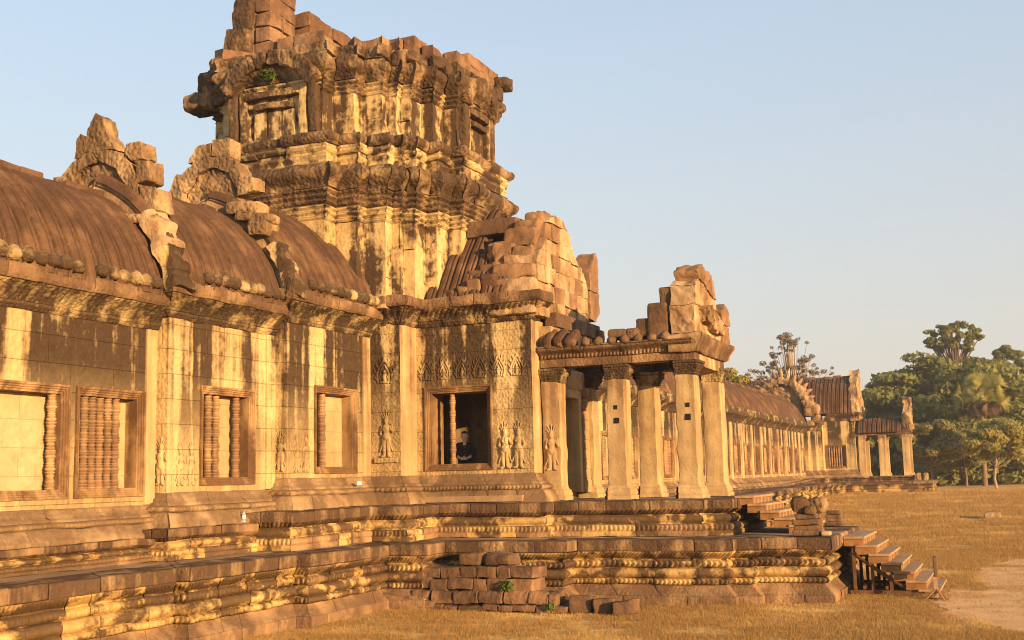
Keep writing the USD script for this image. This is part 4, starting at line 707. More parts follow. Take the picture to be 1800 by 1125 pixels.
band(10.1, 10.5, [0.24, 0.3, 0.34, 0.28, 0.29, 0.36, 0.38, 0.31, 0.32, 0.4, 0.42, 0.38], 'tower_cornice_stone', 'capital_stone', 1.1, 0.016, 0.01, ds=0.05)
band(10.5, 11.15, [0.38, 0.36, 0.42, 0.52, 0.58, 0.6, 0.58, 0.5, 0.44], 'tower_cornice_stone', 'cornice_stone', 0.65, 0.045, 0.03, ds=0.07)
band(11.15, 11.5, [0.4, 0.32, 0.31, 0.36, 0.38, 0.32, 0.33], 'tower_stone', 'cornice_stone', 1.0, 0.025, 0.025)
band(11.5, 11.72, [0.34, 0.4, 0.42, 0.36, 0.38], 'tower_stone', 'cornice_stone', 1.0, 0.025, 0.025)
band(11.72, 12.0, [0.38, 0.46, 0.48, 0.48, 0.42], 'tower_cornice_stone', 'ledge_stone', 0.85, 0.035, 0.04, drop=0.04)
for z0, z1 in ((11.95, 12.6), (12.6, 13.25)):
    band(z0, z1, [0.1, 0.08, 0.03, 0.02, 0.0] if z0 < 12 else [0.0, 0.02, 0.02, 0.02, 0.0], 'tower_stone', 'upper_wall_stone', 0.8, 0.018, 0.012)
band(13.25, 13.62, [0.0, 0.04, 0.09, 0.04, 0.05, 0.11, 0.13, 0.07, 0.08, 0.15, 0.16, 0.12], 'tower_cornice_stone', 'upper_capital_stone', 1.0, 0.014, 0.01, ds=0.05, mats=TM)
band(13.62, 14.2, [0.12, 0.16, 0.24, 0.32, 0.36, 0.36, 0.33, 0.26], 'tower_cornice_stone', 'upper_cornice_stone', 0.7, 0.05, 0.035, ds=0.07)
band(14.2, 14.55, [0.28, 0.22, 0.24, 0.27, 0.2], 'tower_cornice_stone', 'upper_cornice_stone', 0.8, 0.045, 0.05, drop=0.06)
band(14.5, 14.85, [0.12, 0.14, 0.12], 'tower_top_stone', 'top_stone', 0.8, 0.04, 0.06, drop=0.12)
core = lambda d, z0, z1, nm='core', mt='tower_stone': part(tow, nm, slab([tuple(np.array(q) * 1.0) for q in (lambda P: [tuple(TC + (np.array(a) - TC) * d) for a in P])(list(TP) + [tuple(2 * TC - np.array(a)) for a in TP])], z0, z1), mt, False)
core(0.88, 6.9, 14.5, mt='tower_top_stone')
# false doors and pediment arches in the middle of the two faces
for (o, u, n, w) in (((TC[0] - 4.3, TC[1], 0), (0, -1, 0), (-1, 0, 0), 1.45), ((TC[0] - 0.15, TC[1] - 4.0, 0), (1, 0, 0), (0, -1, 0), 1.05)):
    fd = frame(o, u, n); d = numbered(tow, 'false_door'); UsdGeom.Xform.Define(stage, d)
    k_ = w / 1.45
    for s in (-1, 1):
        v, f = block((0.24, 0.22, 1.5), 0.03, 0.1, 0.02, s); part(d, 'jamb', (erode(fd(v + [s * 0.95 * k_, 0.06, 12.7]), 0.02), f), 'tower_stone', True)
        v, f = block((0.26, 0.26, 1.3), 0.05, 0.1, 0.02, s + 4); part(d, 'pilaster', (erode(fd(v + [s * 1.28 * k_, 0.1, 12.75]), 0.02), f), 'tower_cornice_stone', True)
    for k, z in enumerate((13.32, 12.98)):
        v, f = block(((1.7 - 0.5 * k) * k_, 0.24, 0.2 if k == 0 else 0.16), 0.03, 0.1, 0.02, k); part(d, 'lintel', (erode(fd(v + [0, 0.1, z]), 0.02), f), 'tower_cornice_stone', True)
    for q in (-0.45, 0.0, 0.45):
        v, f = block((0.4, 0.1, 0.85), 0.02, 0.2, 0.01, q); part(d, 'panel', (fd(v * [k_, 1, 1] + [q * k_, 0.02, 12.45]), f), 'tower_stone', True)
    t = np.linspace(-1.35, 1.35, 9)
    for a, b in zip(t[:-1], t[1:]):
        c = (a + b) / 2; v, f = block((0.46, 0.5, 0.42), 0.06, 0.08, 0.05, c + 30, 3.5); ang = -c * 0.75
        cs, sn = math.cos(ang), math.sin(ang); v = v @ np.array([[cs, 0, sn], [0, 1, 0], [-sn, 0, cs]])
        part(d, 'arch_stone', (erode(fd(v + [1.35 * k_ * math.sin(c), 0.24 if w > 1.2 else 0.14, 13.3 + 0.95 * math.cos(c)]), 0.03), f), 'tower_cornice_stone', True)
# antefix stones on the ledge corners
for k, q in enumerate(TP[1:-1]):
    for z, s in ((11.3, 0.36), (14.3, 0.42)):
        if R5.random() < 0.6: continue
        d = (np.array(q) - TC); d /= np.linalg.norm(d); v, f = block((s * R5.uniform(0.8, 1.2), s, s * 0.95), 0.1, 0.09, 0.07, k * 1.7 + z)
        part(tow, 'antefix', (rotz(v, R5.uniform(0, 1.5)) + [q[0] + d[0] * 0.22, q[1] + d[1] * 0.22, z + R5.normal(0, 0.05)], f), 'tower_cornice_stone', True)
# third tier: what is left of it, in big blocks
def ruin(x0, x1, y0, y1, z0, z1, nx=2, ny=2, nz=3, mat='tower_top_stone', gap=0.012, amp=0.035):
    xs_, ys_, zs_ = (np.linspace(a, b, n + 1) for a, b, n in ((x0, x1, nx), (y0, y1, ny), (z0, z1, nz)))
    for c in range(nz):
        sx, sy = R5.uniform(-0.06, 0.06, nx + 1) * (x1 - x0) / nx, R5.uniform(-0.06, 0.06, ny + 1) * (y1 - y0) / ny
        sx[[0, -1]] = 0; sy[[0, -1]] = 0
        for a in range(nx):
            for b in range(ny):
                if 0 < a < nx - 1 and 0 < b < ny - 1: continue
                p0 = np.array([xs_[a] + sx[a], ys_[b] + sy[b], zs_[c]]); p1 = np.array([xs_[a + 1] + sx[a + 1], ys_[b + 1] + sy[b + 1], zs_[c + 1]])
                v, f = block(p1 - p0 - gap, 0.035, 0.14, amp, float(p0.sum()) * 3); j = R5.normal(0, 0.02, 3) * [1, 1, 0.2]
                part(tow, 'top_block', (v + (p0 + p1) / 2 + j, f), mat, True)
ruin(26.95, 28.3, 18.5, 19.55, 14.45, 17.2, 2, 2, 6)
ruin(28.3, 31.6, 18.05, 19.6, 14.5, 16.65, 5, 2, 5)
ruin(28.5, 29.3, 14.7, 17.0, 14.8, 15.42, 1, 4, 1)
ruin(28.4, 31.5, 14.65, 15.6, 14.5, 15.35, 4, 1, 2)
ruin(28.0, 30.5, 15.6, 18.2, 14.4, 14.85, 3, 3, 1)
ruin(29.6, 31.8, 13.5, 14.6, 14.4, 15.1, 3, 2, 2)
ruin(27.2, 28.2, 19.6, 20.6, 14.4, 15.5, 1, 2, 3)
ruin(26.3, 27.6, 17.0, 18.6, 14.4, 14.75, 2, 2, 1)
for k, (x, y, z, sx, sy, sz) in enumerate(((27.25, 19.42, 16.3, 0.7, 0.75, 1.0), (27.3, 19.6, 15.35, 0.9, 0.9, 1.1), (27.2, 19.85, 14.75, 1.0, 1.2, 0.75), (27.0, 20.3, 14.3, 0.8, 0.9, 0.7), (26.8, 20.55, 13.72, 0.9, 1.1, 0.5), (26.8, 19.9, 13.85, 0.9, 1.1, 0.65), (28.55, 17.05, 15.1, 0.45, 0.5, 0.4), (27.9, 16.2, 14.55, 0.5, 0.5, 0.35), (26.0, 18.7, 14.3, 0.6, 0.7, 0.4), (31.6, 13.3, 14.7, 0.5, 0.5, 0.4))):
    v, f = block((sx, sy, sz), 0.1, 0.1, 0.07, k * 5.3, 3.0); part(tow, 'rough_block', (rotz(v, 0.15 * math.sin(k * 2.1)) + [x, y, z], f), 'tower_cornice_stone', True)
# ================================================================ long gallery and far pavilion
lon = thing('long_gallery', 'long low stone gallery with rows of baluster windows running away behind the porch', 'gallery')
R6 = np.random.default_rng(41)
LX0, LX1, LY = 33.0, 104.0, 16.2
fl = frame((LX0, LY, 0), (1, 0, 0), (0, -1, 0)); holes = []; wins = []
x = 2.2; k = 0
while x < LX1 - LX0 - 2.5:
    wins.append((x, x + 2.0)); holes.append((x + 0.03, x + 1.97, 2.73, 4.78)); x += 3.3
part(lon, 'wall', wall(fl, LX1 - LX0, 2.48, 6.1, holes, 0.5, 0.004), 'wall_stone', True)
for j, (a, b) in enumerate(wins):
    n = [7, 5, 7, 6, 4][j % 5]; window(lon, fl, a, b, 2.7, 4.81, 0.3, list(a + 0.27 + 0.245 * np.arange(n)), 'infill_stone' if j % 3 else 'inside_stone', fine=False)
    v, f = block((0.42, 0.14, 3.6), 0.03, 1.0, 0.006, j); part(lon, 'pilaster', (fl(v + [b + 0.62, 0.02, 4.28]), f), 'pillar_stone', True)
FLP = [(LX0, LY), (LX1, LY)]
v, f = sheet(FLP, np.vstack([SOC(1.9, 2.53)[0], SOC(1.9, 2.53)[1], SOC(1.9, 2.53)[2]]), 0.5); part(lon, 'socle', (erode(v, 0.02), f), 'socle_stone', 40)
v, f = sheet(FLP, np.vstack([[(o, 6.08 + h) for o, h in r] for r in CORN]), 0.4); part(lon, 'cornice', (erode(v, 0.03), f), 'cornice_stone', 40)
bv = []
for k in range(int((LX1 - LX0) / 0.4)):
    v, f = bud_mesh(R6.uniform(0.8, 1.1)); bv.append((v + [LX0 + 0.2 + 0.4 * k, LY - 0.36, 6.8], f))
part(lon, 'lotus_buds', cat(bv), 'cornice_stone', True, kind='stuff')
cvl = roof_curve(LY - 0.36, 6.82, RIDGE, 9.0, 12); us = np.arange(LX0, LX1, 0.085); sg = 0.05 * np.sin((us / 0.4) * 2 * np.pi)
Gm = np.zeros((len(us), 12, 3)); Gm[..., 0] = us[:, None]; Gm[..., 1] = cvl[None, :, 0] - sg[:, None] * 0.5; Gm[..., 2] = cvl[None, :, 1] + sg[:, None] * 0.7
part(lon, 'ribbed_roof', (erode(Gm.reshape(-1, 3), 0.03), gridf(len(us), 12)), 'roof_stone', True)
bk = np.array([[(x, 2 * RIDGE - yy, zz) for yy, zz in cvl] for x in (LX0, LX1)]); part(lon, 'back_roof', (bk.reshape(-1, 3), gridf(2, 12)), 'roof_stone', False)
for x in np.arange(LX0, LX1 - 1.2, 1.25):
    v, f = block((1.22, 0.4, 0.24), 0.04, 0.5, 0.03, x); part(lon, 'ridge_stone', (v + [x + 0.6, RIDGE, 9.06 + R6.normal(0, 0.02)], f), 'roof_stone', True)
part(lon, 'back_wall', boxm(33, 104, 19.0, 19.3, 1.4, 7.0), 'inside_stone', False)
v, f = slab([(33, 15.75), (104, 15.75), (104, 19), (33, 19)], 1.4, 1.88); part(lon, 'floor', (v, f), 'floor_stone', False)
fted = []
pav = thing('far_pavilion', 'distant gate pavilion with ribbed cross roof at the end of the long gallery', 'pavilion')
zig = [(33.9, 13.6)]
for x in np.arange(38, 101, 3.6):
    zig += [(x, zig[-1][1]), (x, 13.42), (x + 1.1, 13.42), (x + 1.1, 13.6)]
zig = zig + [(101.6, 13.6), (101.6, 13.3), (103.4, 13.3), (103.4, 13.0), (105.5, 13.0), (105.5, 10.4), (105.8, 10.4), (105.8, 6.6), (106.1, 6.6), (106.1, 6.1), (113.8, 6.1), (113.8, 8)]
fter = thing('far_terrace', 'long stone terrace with zigzag mouldings along the far gallery', 'terrace')
def rise(parent, nm, prof, mat, mean, ds, amp):
    P0 = len(USED); course_parts.clear()
course_parts = []
def far_course(nm, prof, mat, mean, ds=0.5, amp=0.02, dep=0.5):
    global part
    real = part
    def lifted(parent, name, vf, m_, smooth=True, label=None, kind=None):
        v = np.array(vf[0]); v[:, 2] += np.minimum(gh(v[:, 0]), 0.76) * 0.5; return real(parent, name, (v, vf[1]), m_, smooth, label, kind)
    part = lifted
    try: course(fter, nm, zig, prof, mat, mean, ds, dep, amp, 0.02, rg=R6)
    finally: part = real
far_course('plinth_stone', [(0.02, -0.3), (0.03, 0.21), (-0.2, 0.42), (-0.22, 0.45)], 'plinth_stone', 2.6)
far_course('moulding_stone', [(-0.24, 0.46), (-0.1, 0.51), (-0.22, 0.58), (-0.08, 0.70), (-0.23, 0.81)], 'moulding_stone', 2.2)
far_course('petal_stone', [(-0.23, 0.815), (-0.1, 0.9), (-0.22, 1.0), (-0.03, 1.15), (0.0, 1.19)], 'moulding_stone', 2.2)
far_course('coping_stone', [(0.0, 1.2), (0.01, 1.42), (-0.4, 1.446)], 'coping_stone', 2.4, dep=2.2)
v, f = slab([(33.9, 14.2), (101, 14.2), (106, 13.4), (106.5, 6.8), (113, 6.8), (113, 20), (33.9, 20)], 0.0, 1.425); v, f = trimesh.remesh.subdivide_to_size(v, f, 4.0, max_iter=9); v[:, 2] += 0.5 * gh(v[:, 0]) * (v[:, 2] > 1); part(fter, 'floor', (v, f), 'floor_stone', False)
v, f = sheet([(33.5, 15.35), (103.4, 15.35), (103.4, 14.6), (105.9, 14.6), (105.9, 12.9), (106.6, 12.9), (106.6, 7.6), (113, 7.6)], np.vstack([[(o, z) for o, z in r] for r in upprof(1.44, 1.94)]), 0.6); v[:, 2] += np.clip((v[:, 0] - 90) / 15, 0, 1) * 0.34 * (v[:, 2] > 1.6) ; part(fter, 'upper_step', (erode(v, 0.02), f), 'coping_stone', 40)
part(fter, 'upper_floor', slab([(103.8, 14.9), (106.4, 14.6), (107, 13), (107, 8), (113, 8), (113, 20), (103.8, 20)], 1.4, 2.27), 'floor_stone', False)
# pavilion body
PB = [(103.6, 16.2), (103.6, 15.9), (105.4, 15.9), (105.4, 15.55), (107.2, 15.55), (107.2, 15.2), (108.2, 15.2), (108.2, 12.5), (112.6, 12.5), (112.6, 15.2)]
for a, b in zip(PB[:-1], PB[1:]):
    a, b = np.array(a), np.array(b); d = b - a; L = np.linalg.norm(d); d /= L; n = np.array([d[1], -d[0]]); fr = frame((*a, 0), (*d, 0), (*n, 0)); H = []
    if a[0] == 108.2 and b[0] == 108.2: H = [(0.13, 1.87, 3.06, 5.07)]; window(pav, fr, 0.1, 1.9, 3.03, 5.1, 0.3, list(0.37 + 0.21 * np.arange(6)), 'inside_stone', fine=False, brad=0.075)
    top_z = 6.4 if a[0] < 107 else 7.3
    part(pav, 'wall', wall(fr, L, 2.2, top_z + 0.2, H, 0.3, 0.01), 'hall_stone', True)
v, f = sheet(PB, np.vstack([SOC(2.2, 2.9)[0], SOC(2.2, 2.9)[1], SOC(2.2, 2.9)[2]]), 0.4); part(pav, 'socle', (erode(v, 0.02), f), 'socle_stone', 40)
v, f = sheet(PB[5:], np.vstack([[(o, 7.2 + h) for o, h in r] for r in CORN]), 0.3); part(pav, 'cornice', (erode(v, 0.03), f), 'cornice_stone', 40)
v, f = sheet(PB[:6], np.vstack([[(o, 6.3 + h) for o, h in r] for r in CORN]), 0.3); part(pav, 'cornice', (erode(v, 0.03), f), 'cornice_stone', 40)
fp = frame((108.2, 23.0, 0), (0, -1, 0), (-1, 0, 0)); cvp = roof_curve(-0.45, 7.95, 2.2, 11.15, 12); ribs(pav, fp, 0.0, 10.4, cvp, pitch=0.36, height=0.12, tiles=5)
ms = np.array([[(108.2 + a, y, b - 0.05) for a, b in cvp] + [(112.6 - a, y, b - 0.05) for a, b in cvp[::-1]] for y in (12.6, 23.0)]); part(pav, 'roof_core', (ms.reshape(-1, 3), gridf(2, 24)), 'roof_stone', False)
for y in np.arange(12.8, 23, 0.8):
    v, f = block((0.45, 0.76, 0.26), 0.05, 0.4, 0.04, y); part(pav, 'ridge_stone', (v + [110.4, y + 0.4, 11.24 + R6.normal(0, 0.04)], f), 'roof_stone', True)
cw = roof_curve(-0.4, 7.05, 2.1, 9.6, 10); fw_ = frame((103.3, 15.55, 0), (1, 0, 0), (0, -1, 0)); ribs(pav, fw_, 0, 5.2, cw, pitch=0.37, height=0.1, tiles=4)
# carved gable facing along the gallery
fgx = yz(102.7); gp = numbered(pav, 'gable'); UsdGeom.Xform.Define(stage, gp); tag(stage.GetPrimAtPath(gp), 'ornate carved arched gable above the end of the long gallery roof')
piece(gp, 'tympanum', [(19.3, 8.0), (19.2, 9.2), (18.6, 10.2), (17.9, 10.6), (17.1, 10.2), (16.5, 9.4), (16.2, 8.4), (16.2, 7.6)], fgx, 0.4, amp=0.12, cell=0.2, n0=-0.1, f=2.5)
t = np.linspace(-1.5, 1.75, 15)
for a, b in zip(t[:-1], t[1:]):
    c = (a + b) / 2; R_ = (2.0, 1.9); v, f = block((0.6, 0.62, 0.62), 0.15, 0.15, 0.12, c * 9); part(gp, 'arch_stone', (rotxyz(v, -c, 0, 0) + [102.6, 17.75 - R_[0] * math.sin(c), 8.7 + R_[1] * math.cos(c)], f), 'pediment_stone', True)
    v, f = lathe([(0.16, 0), (0.2, 0.2), (0.14, 0.5), (0.02, 0.75), (0, 0.75)], 6); part(gp, 'flame_finial', (rotxyz(v * [1, 1, 1.25 if abs(c) < 0.3 else 0.8], c, 0, 0) + [102.65, 17.75 - 2.25 * math.sin(c), 8.75 + 2.1 * math.cos(c)], f), 'pediment_stone', True)
for k, (y, z, s) in enumerate(((15.5, 8.6, 0.9), (15.1, 8.0, 0.9), (15.0, 7.3, 0.7), (15.5, 7.9, 0.8), (15.4, 6.9, 0.6), (15.9, 9.2, 0.7), (19.2, 9.0, 0.8), (19.5, 8.6, 0.6))):
    v, f = block((0.6, s, s), 0.2, 0.14, 0.13, k * 3 + 2); part(gp, 'serpent_end', (v + [102.6, y, z], f), 'pediment_stone', True)
fgn = frame((0, 12.45, 0), (1, 0, 0), (0, -1, 0))
piece(pav, 'front_gable', [(108.0, 7.2), (107.8, 8.2), (108.3, 9.6), (109.2, 10.9), (110.4, 11.9), (111.6, 10.9), (112.5, 9.6), (113, 8.2), (112.8, 7.2)], fgn, 0.7, 'pediment_stone', 0.12, 0.3, n0=0.35, f=2)
# far porch
fpo = thing('far_porch', 'small pillared porch with ribbed half roof in front of the far pavilion', 'porch')
for X in (108.75, 111.9):
    for y in (12.0, 10.3, 8.3):
        pl = numbered(fpo, 'pillar'); a = 0.28
        v, f = sheet([(X - a, y + a), (X - a, y - a), (X + a, y - a), (X + a, y + a), (X - a, y + a)], [(0.1, 2.2), (0.1, 2.42), (0.03, 2.55), (0, 2.65), (0, 5.45), (0.05, 5.55), (0.02, 5.6), (0.12, 5.72), (0.12, 5.85)], 0.3); usdkit.mesh(stage, pl, (erode(v, 0.015), f[:, ::-1]), '/World/Looks/pillar_stone', smooth=40)
part(fpo, 'beam', boxm(108.45, 109.05, 7.95, 12.4, 5.86, 6.1), 'lintel_stone', False); part(fpo, 'beam', boxm(111.6, 112.2, 7.95, 12.4, 5.86, 6.1), 'lintel_stone', False); part(fpo, 'front_beam', boxm(108.45, 112.2, 7.9, 8.45, 6.12, 6.35), 'lintel_stone', False)
fq = frame((108.4, 12.3, 0), (0, -1, 0), (-1, 0, 0)); ribs(fpo, fq, 0, 3.7, roof_curve(-0.2, 6.15, 1.5, 7.3, 8), pitch=0.4, height=0.12, tiles=3)
piece(fpo, 'front_gable', [(108.4, 6.3), (108.3, 7.4), (109.0, 8.1), (109.3, 8.9), (110.3, 9.2), (111.3, 8.5), (112.2, 7.4), (112.2, 6.3)], frame((0, 7.95, 0), (1, 0, 0), (0, -1, 0)), 0.6, 'pediment_stone', 0.15, 0.25, n0=0.15, f=2)
for k, (x, y, z) in enumerate(((106.6, 7.25, 2.14), (106.6, 6.7, 2.14))):
    v, f = block((0.5, 0.42, 0.7), 0.12, 0.1, 0.06, 60 + k); top('guardian_stump', (v + [x, y, z], f), 'pediment_stone', ['worn stone stump on the far terrace edge, nearer the porch pillar', 'worn stone stump on the far terrace edge, at its outer end'][k], 'stone', 'stumps on the far terrace')
# ================================================================ wooden stairs
def stair(name, label, x0, x1, treads, rise_, frame_=True, boards=6):
    s = thing(name, label, 'staircase')
    for k, (y, z) in enumerate(treads):
        t, fdep = 0.055, 0.47
        v, f = block((x1 - x0, fdep, t), 0.008, 1.0, 0.002, k); part(s, 'tread', (v + [(x0 + x1) / 2, y, z - t / 2], f), 'tread_wood', True)
        if k < len(treads) - 1 or True:
            if z > 0.3 or not frame_:
                part(s, 'side_board', boxm(x0 + 0.04, x0 + 0.08, y - 0.2, y + 0.24, z - 0.22, z - t - 0.002), 'board_wood', False)
                part(s, 'riser_board', boxm(x0 + 0.08, x1 - 0.04, y - 0.17, y - 0.135, z - 0.22, z - t - 0.002), 'board_wood', False)
                for q in np.linspace(x0 + 0.25, x1 - 0.25, boards): part(s, 'riser_slat', boxm(q - 0.035, q + 0.035, y - 0.2, y - 0.172, z - 0.21, z - t - 0.004), 'tread_wood', False)
    return s
lt = [(3.46 - 0.26 * k - (0.02 if k else 0), 1.36 - 0.196 * k) for k in range(7)]
st = stair('lower_staircase', 'lower flight of wooden steps from the grass to the lower terrace', 28.5, 31.3, lt, 0.196)
for x in (28.62, 29.9, 31.2):
    v, f = tube([(x, 3.55, 1.0), (x, 2.75, 0.42), (x, 2.1, 0.02)], 0.045, 6); part(st, 'stringer', (v, f), 'frame_wood', True)
    for y, h in ((3.5, 1.15), (3.1, 0.75), (2.7, 0.5), (2.3, 0.2)): part(st, 'post', boxm(x - 0.035, x + 0.035, y - 0.035, y + 0.035, -0.02, h), 'frame_wood', False)
    part(st, 'ground_beam', boxm(x - 0.04, x + 0.04, 2.0, 3.6, 0.06, 0.14), 'frame_wood', False)
for y in (3.3, 2.8): part(st, 'cross_beam', boxm(28.6, 31.2, y - 0.03, y + 0.03, 0.16, 0.24), 'frame_wood', False)
utr = [(5.98, 2.33), (5.68, 2.14), (5.38, 1.97), (5.06, 1.8), (4.72, 1.63)]
stair('upper_staircase', 'upper flight of wooden steps leading from the lower terrace to the columned porch', 28.6, 31.3, utr, 0.17, False, 6)
# ================================================================ pedestals, sign, bottle, post
def pedestal(name, label, x, y, z, w, d, h):
    p = thing(name, label, 'pedestal')
    k = np.linspace(0, 1, 9); q = [(0.02, 0), (0.02, .14), (-.03, .2), (.0, .3), (-.04, .4), (.0, .5), (-.04, .62), (-.01, .72), (-.05, 1)]
    for i, (a, b) in enumerate(((0, 3), (2, 5), (4, 7), (6, 9))):
        v, f = block((w * (1 - 0.06 * (i % 2)) - 0.05 * i * 0.5, d * (1 - 0.06 * (i % 2)) - 0.05 * i * 0.5, h / 4 - 0.004), 0.03, 0.07, 0.02, i + x); part(p, 'course', (v + [x, y, z + h * (i + 0.5) / 4], f), 'fallen_stone', True)
    return p
pedestal('statue_pedestal', 'moulded stone pedestal on the lower terrace carrying a broken statue, left of the steps', 27.35, 4.3, 1.445, 0.75, 0.62, 0.5)
lion = thing('broken_statue', 'worn headless statue remains, two rounded lumps on the front pedestal', 'statue')
v, f = block((0.5, 0.4, 0.42), 0.16, 0.06, 0.06, 14.0); part(lion, 'haunch', (rotz(v, 0.2) + [27.3, 4.42, 2.13], f), 'fallen_stone', True)
v, f = block((0.45, 0.42, 0.36), 0.14, 0.06, 0.06, 24.0); part(lion, 'shoulder', (rotz(v, -0.3) + [27.45, 4.08, 2.1], f), 'pediment_stone', True)
v, f = block((0.3, 0.25, 0.2), 0.08, 0.06, 0.04, 34.0); part(lion, 'chest', (v + [27.1, 4.2, 2.0], f), 'fallen_stone', True)
pedestal('side_pedestal', 'stepped stone pedestal on the far side of the wooden steps', 31.75, 4.32, 1.46, 0.6, 0.42, 0.4)
v, f = block((0.28, 0.2, 0.1), 0.03, 0.1, 0.02, 6); top('pale_chip', (v + [27.1, 3.87, 1.5], f), 'infill_stone', 'small pale stone chip beside the front pedestal', 'stone')
sg_ = thing('information_sign', 'small blue sign with white pictograms beside the wooden steps', 'sign')
part(sg_, 'plate', boxm(29.49, 29.51, 3.24, 3.41, 0.84, 1.09), 'blue_paint', False); part(sg_, 'stake', boxm(29.515, 29.54, 3.31, 3.34, -0.05, 1.02), 'frame_wood', False)
for z0, z1, y0, y1 in ((1.0, 1.055, 3.3, 3.36), (0.985, 1.0, 3.28, 3.34), (0.88, 0.94, 3.29, 3.355)): part(sg_, 'pictogram', boxm(29.484, 29.4895, y0, y1, z0, z1), 'white_paint', False)
for y in (3.235, 3.405): part(sg_, 'border', boxm(29.485, 29.4895, y, y + 0.012, 0.84, 1.09), 'white_paint', False)
po = thing('notice_post', 'low post with a dark board edge on a splayed wooden foot near the dirt path', 'post')
part(po, 'post', boxm(27.88, 27.94, 1.66, 1.74, 0.0, 0.56), 'tread_wood', False); v, f = block((0.5, 0.07, 0.42), 0.01, 0.3, 0.003); part(po, 'board', (rotz(v, 0.08) + [27.95, 1.69, 0.74], f), 'dark_board', False)
for a in (0.6, 2.2, 3.8, 5.4):
    v, f = tube([(27.91, 1.7, 0.26), (27.91 + 0.3 * math.cos(a), 1.7 + 0.3 * math.sin(a), 0.02)], 0.025, 5); part(po, 'foot', (v, f), 'board_wood', True)
part(po, 'ground_beam', boxm(27.6, 28.2, 1.66, 1.74, 0.0, 0.06), 'frame_wood', False); part(po, 'ground_beam', boxm(27.87, 27.95, 1.45, 2.0, 0.001, 0.055), 'frame_wood', False)
bo = thing('water_bottle', 'clear plastic water bottle standing on the terrace coping below the third window', 'bottle', loc=(21.5, 15.38, 2.065))
part(bo, 'body', lathe([(0, 0), (0.04, 0), (0.043, 0.02), (0.04, 0.06), (0.043, 0.1), (0.043, 0.16), (0.03, 0.2), (0.016, 0.225), (0.016, 0.235)], 12), 'bottle_plastic', True); part(bo, 'label', lathe([(0.0445, 0.08), (0.0445, 0.15)], 12), 'white_paint', True); part(bo, 'cap', lathe([(0.018, 0.232), (0.018, 0.255), (0, 0.255)], 10), 'blue_paint', True)
v, f = block((0.02, 0.16, 0.09), 0.004, 0.2, 0.003); top('paper_scrap', (rotxyz(v, 0, 0.2, 1.4) + [26.1, 15.18, 2.84], f), 'paper', 'scrap of white paper lying on the wall plinth under the fourth window', 'paper')
# ================================================================ stacked and fallen stones at the terrace foot
stk = thing('stone_stack', 'roughly restacked wall of dark moulded stones leaning against the terrace', 'stone stack')
R7 = np.random.default_rng(77)
for k, (z0, h, ya, yb, xo) in enumerate(((0.0, 0.14, 13.0, 8.95, 24.05), (0.14, 0.28, 12.7, 9.2, 24.12), (0.42, 0.27, 12.62, 9.75, 24.2), (0.69, 0.25, 12.6, 9.75, 24.28))):
    y = ya
    while y > yb + 0.05:
        w = min(R7.uniform(0.32, 0.62), y - yb)
        if y - w < yb + 0.15: w = y - yb
        v, f = block((0.75, w - 0.012, h - 0.008), 0.022, 0.06, 0.024, y + k, 4.0)
        if k in (1, 3):       # row of worn petals
            m_ = (v[:, 0] < -0.3); v[m_, 0] -= 0.03 * np.abs(np.sin(np.pi * v[m_, 1] / 0.105)) * (np.abs(v[m_, 2] - 0.04) < 0.08)
        if k < 3: v[:, 0] += np.where(v[:, 0] < -0.3, 0.35 * np.maximum(0, v[:, 2] - 0.02), 0)
        part(stk, 'stone', (rotxyz(v, R7.normal(0, 0.02), R7.normal(0, 0.03), R7.normal(0, 0.03)) + [xo + 0.38 + R7.normal(0, 0.02), y - w / 2, z0 + h / 2 + R7.normal(0, 0.006)], f), 'fallen_stone', True); y -= w
for k, (y, w, z, hh, lab) in enumerate(((11.4, 0.52, 1.09, 0.27, 'squared stone on top of the stone stack, the left one'), (10.7, 0.72, 1.09, 0.27, 'rounded stone on top of the stone stack, the right one'))):
    v, f = block((0.55, w, hh), 0.05 + 0.06 * k, 0.07, 0.03 + 0.02 * k, 13.3 * k); top('fallen_stone', (rotz(v, 0.1 - 0.25 * k) + [24.7, y, z], f), 'fallen_stone', lab, 'stone')
for k, (y, w, h, x, lab, r) in enumerate(((8.72, 0.5, 0.36, 24.45, 'fallen carved block on the grass beside the stone stack', 0.05), (8.17, 0.46, 0.31, 24.4, 'fallen block on the grass, between two others', 0.12), (7.66, 0.5, 0.31, 24.25, 'fallen block on the grass, farthest right and tilted', 0.2))):
    v, f = block((0.55, w, h), 0.05, 0.06, 0.035, 7.7 * k + 3); top('fallen_stone', (rotxyz(v, -0.05 * k, 0.1, r) + [x, y, h / 2 - 0.02], f), 'fallen_stone', lab, 'stone')
v, f = block((0.3, 1.5, 0.3), 0.05, 0.08, 0.03, 91); v[:, 2] *= np.clip(1 + 0.55 * v[:, 1] / 0.75, 0.4, 1.6); top('fallen_slab', (rotz(v, 0.05) + [24.15, 12.85, 0.13], f), 'fallen_stone', 'long broken stone slab half sunk in grass at the left of the stack', 'stone')
for k, (x, y, s, lab) in enumerate(((64.0, 0.98, 0.4, 'lone pale boulder on the far lawn'),)):
    v, f = block((s * 1.2, s * 1.9, s), 0.14, 0.1, 0.08, 5); top('boulder', (v + [x, y, float(gz([x], [y])[0]) + 0.14], f), 'gable_stone', lab, 'boulder')
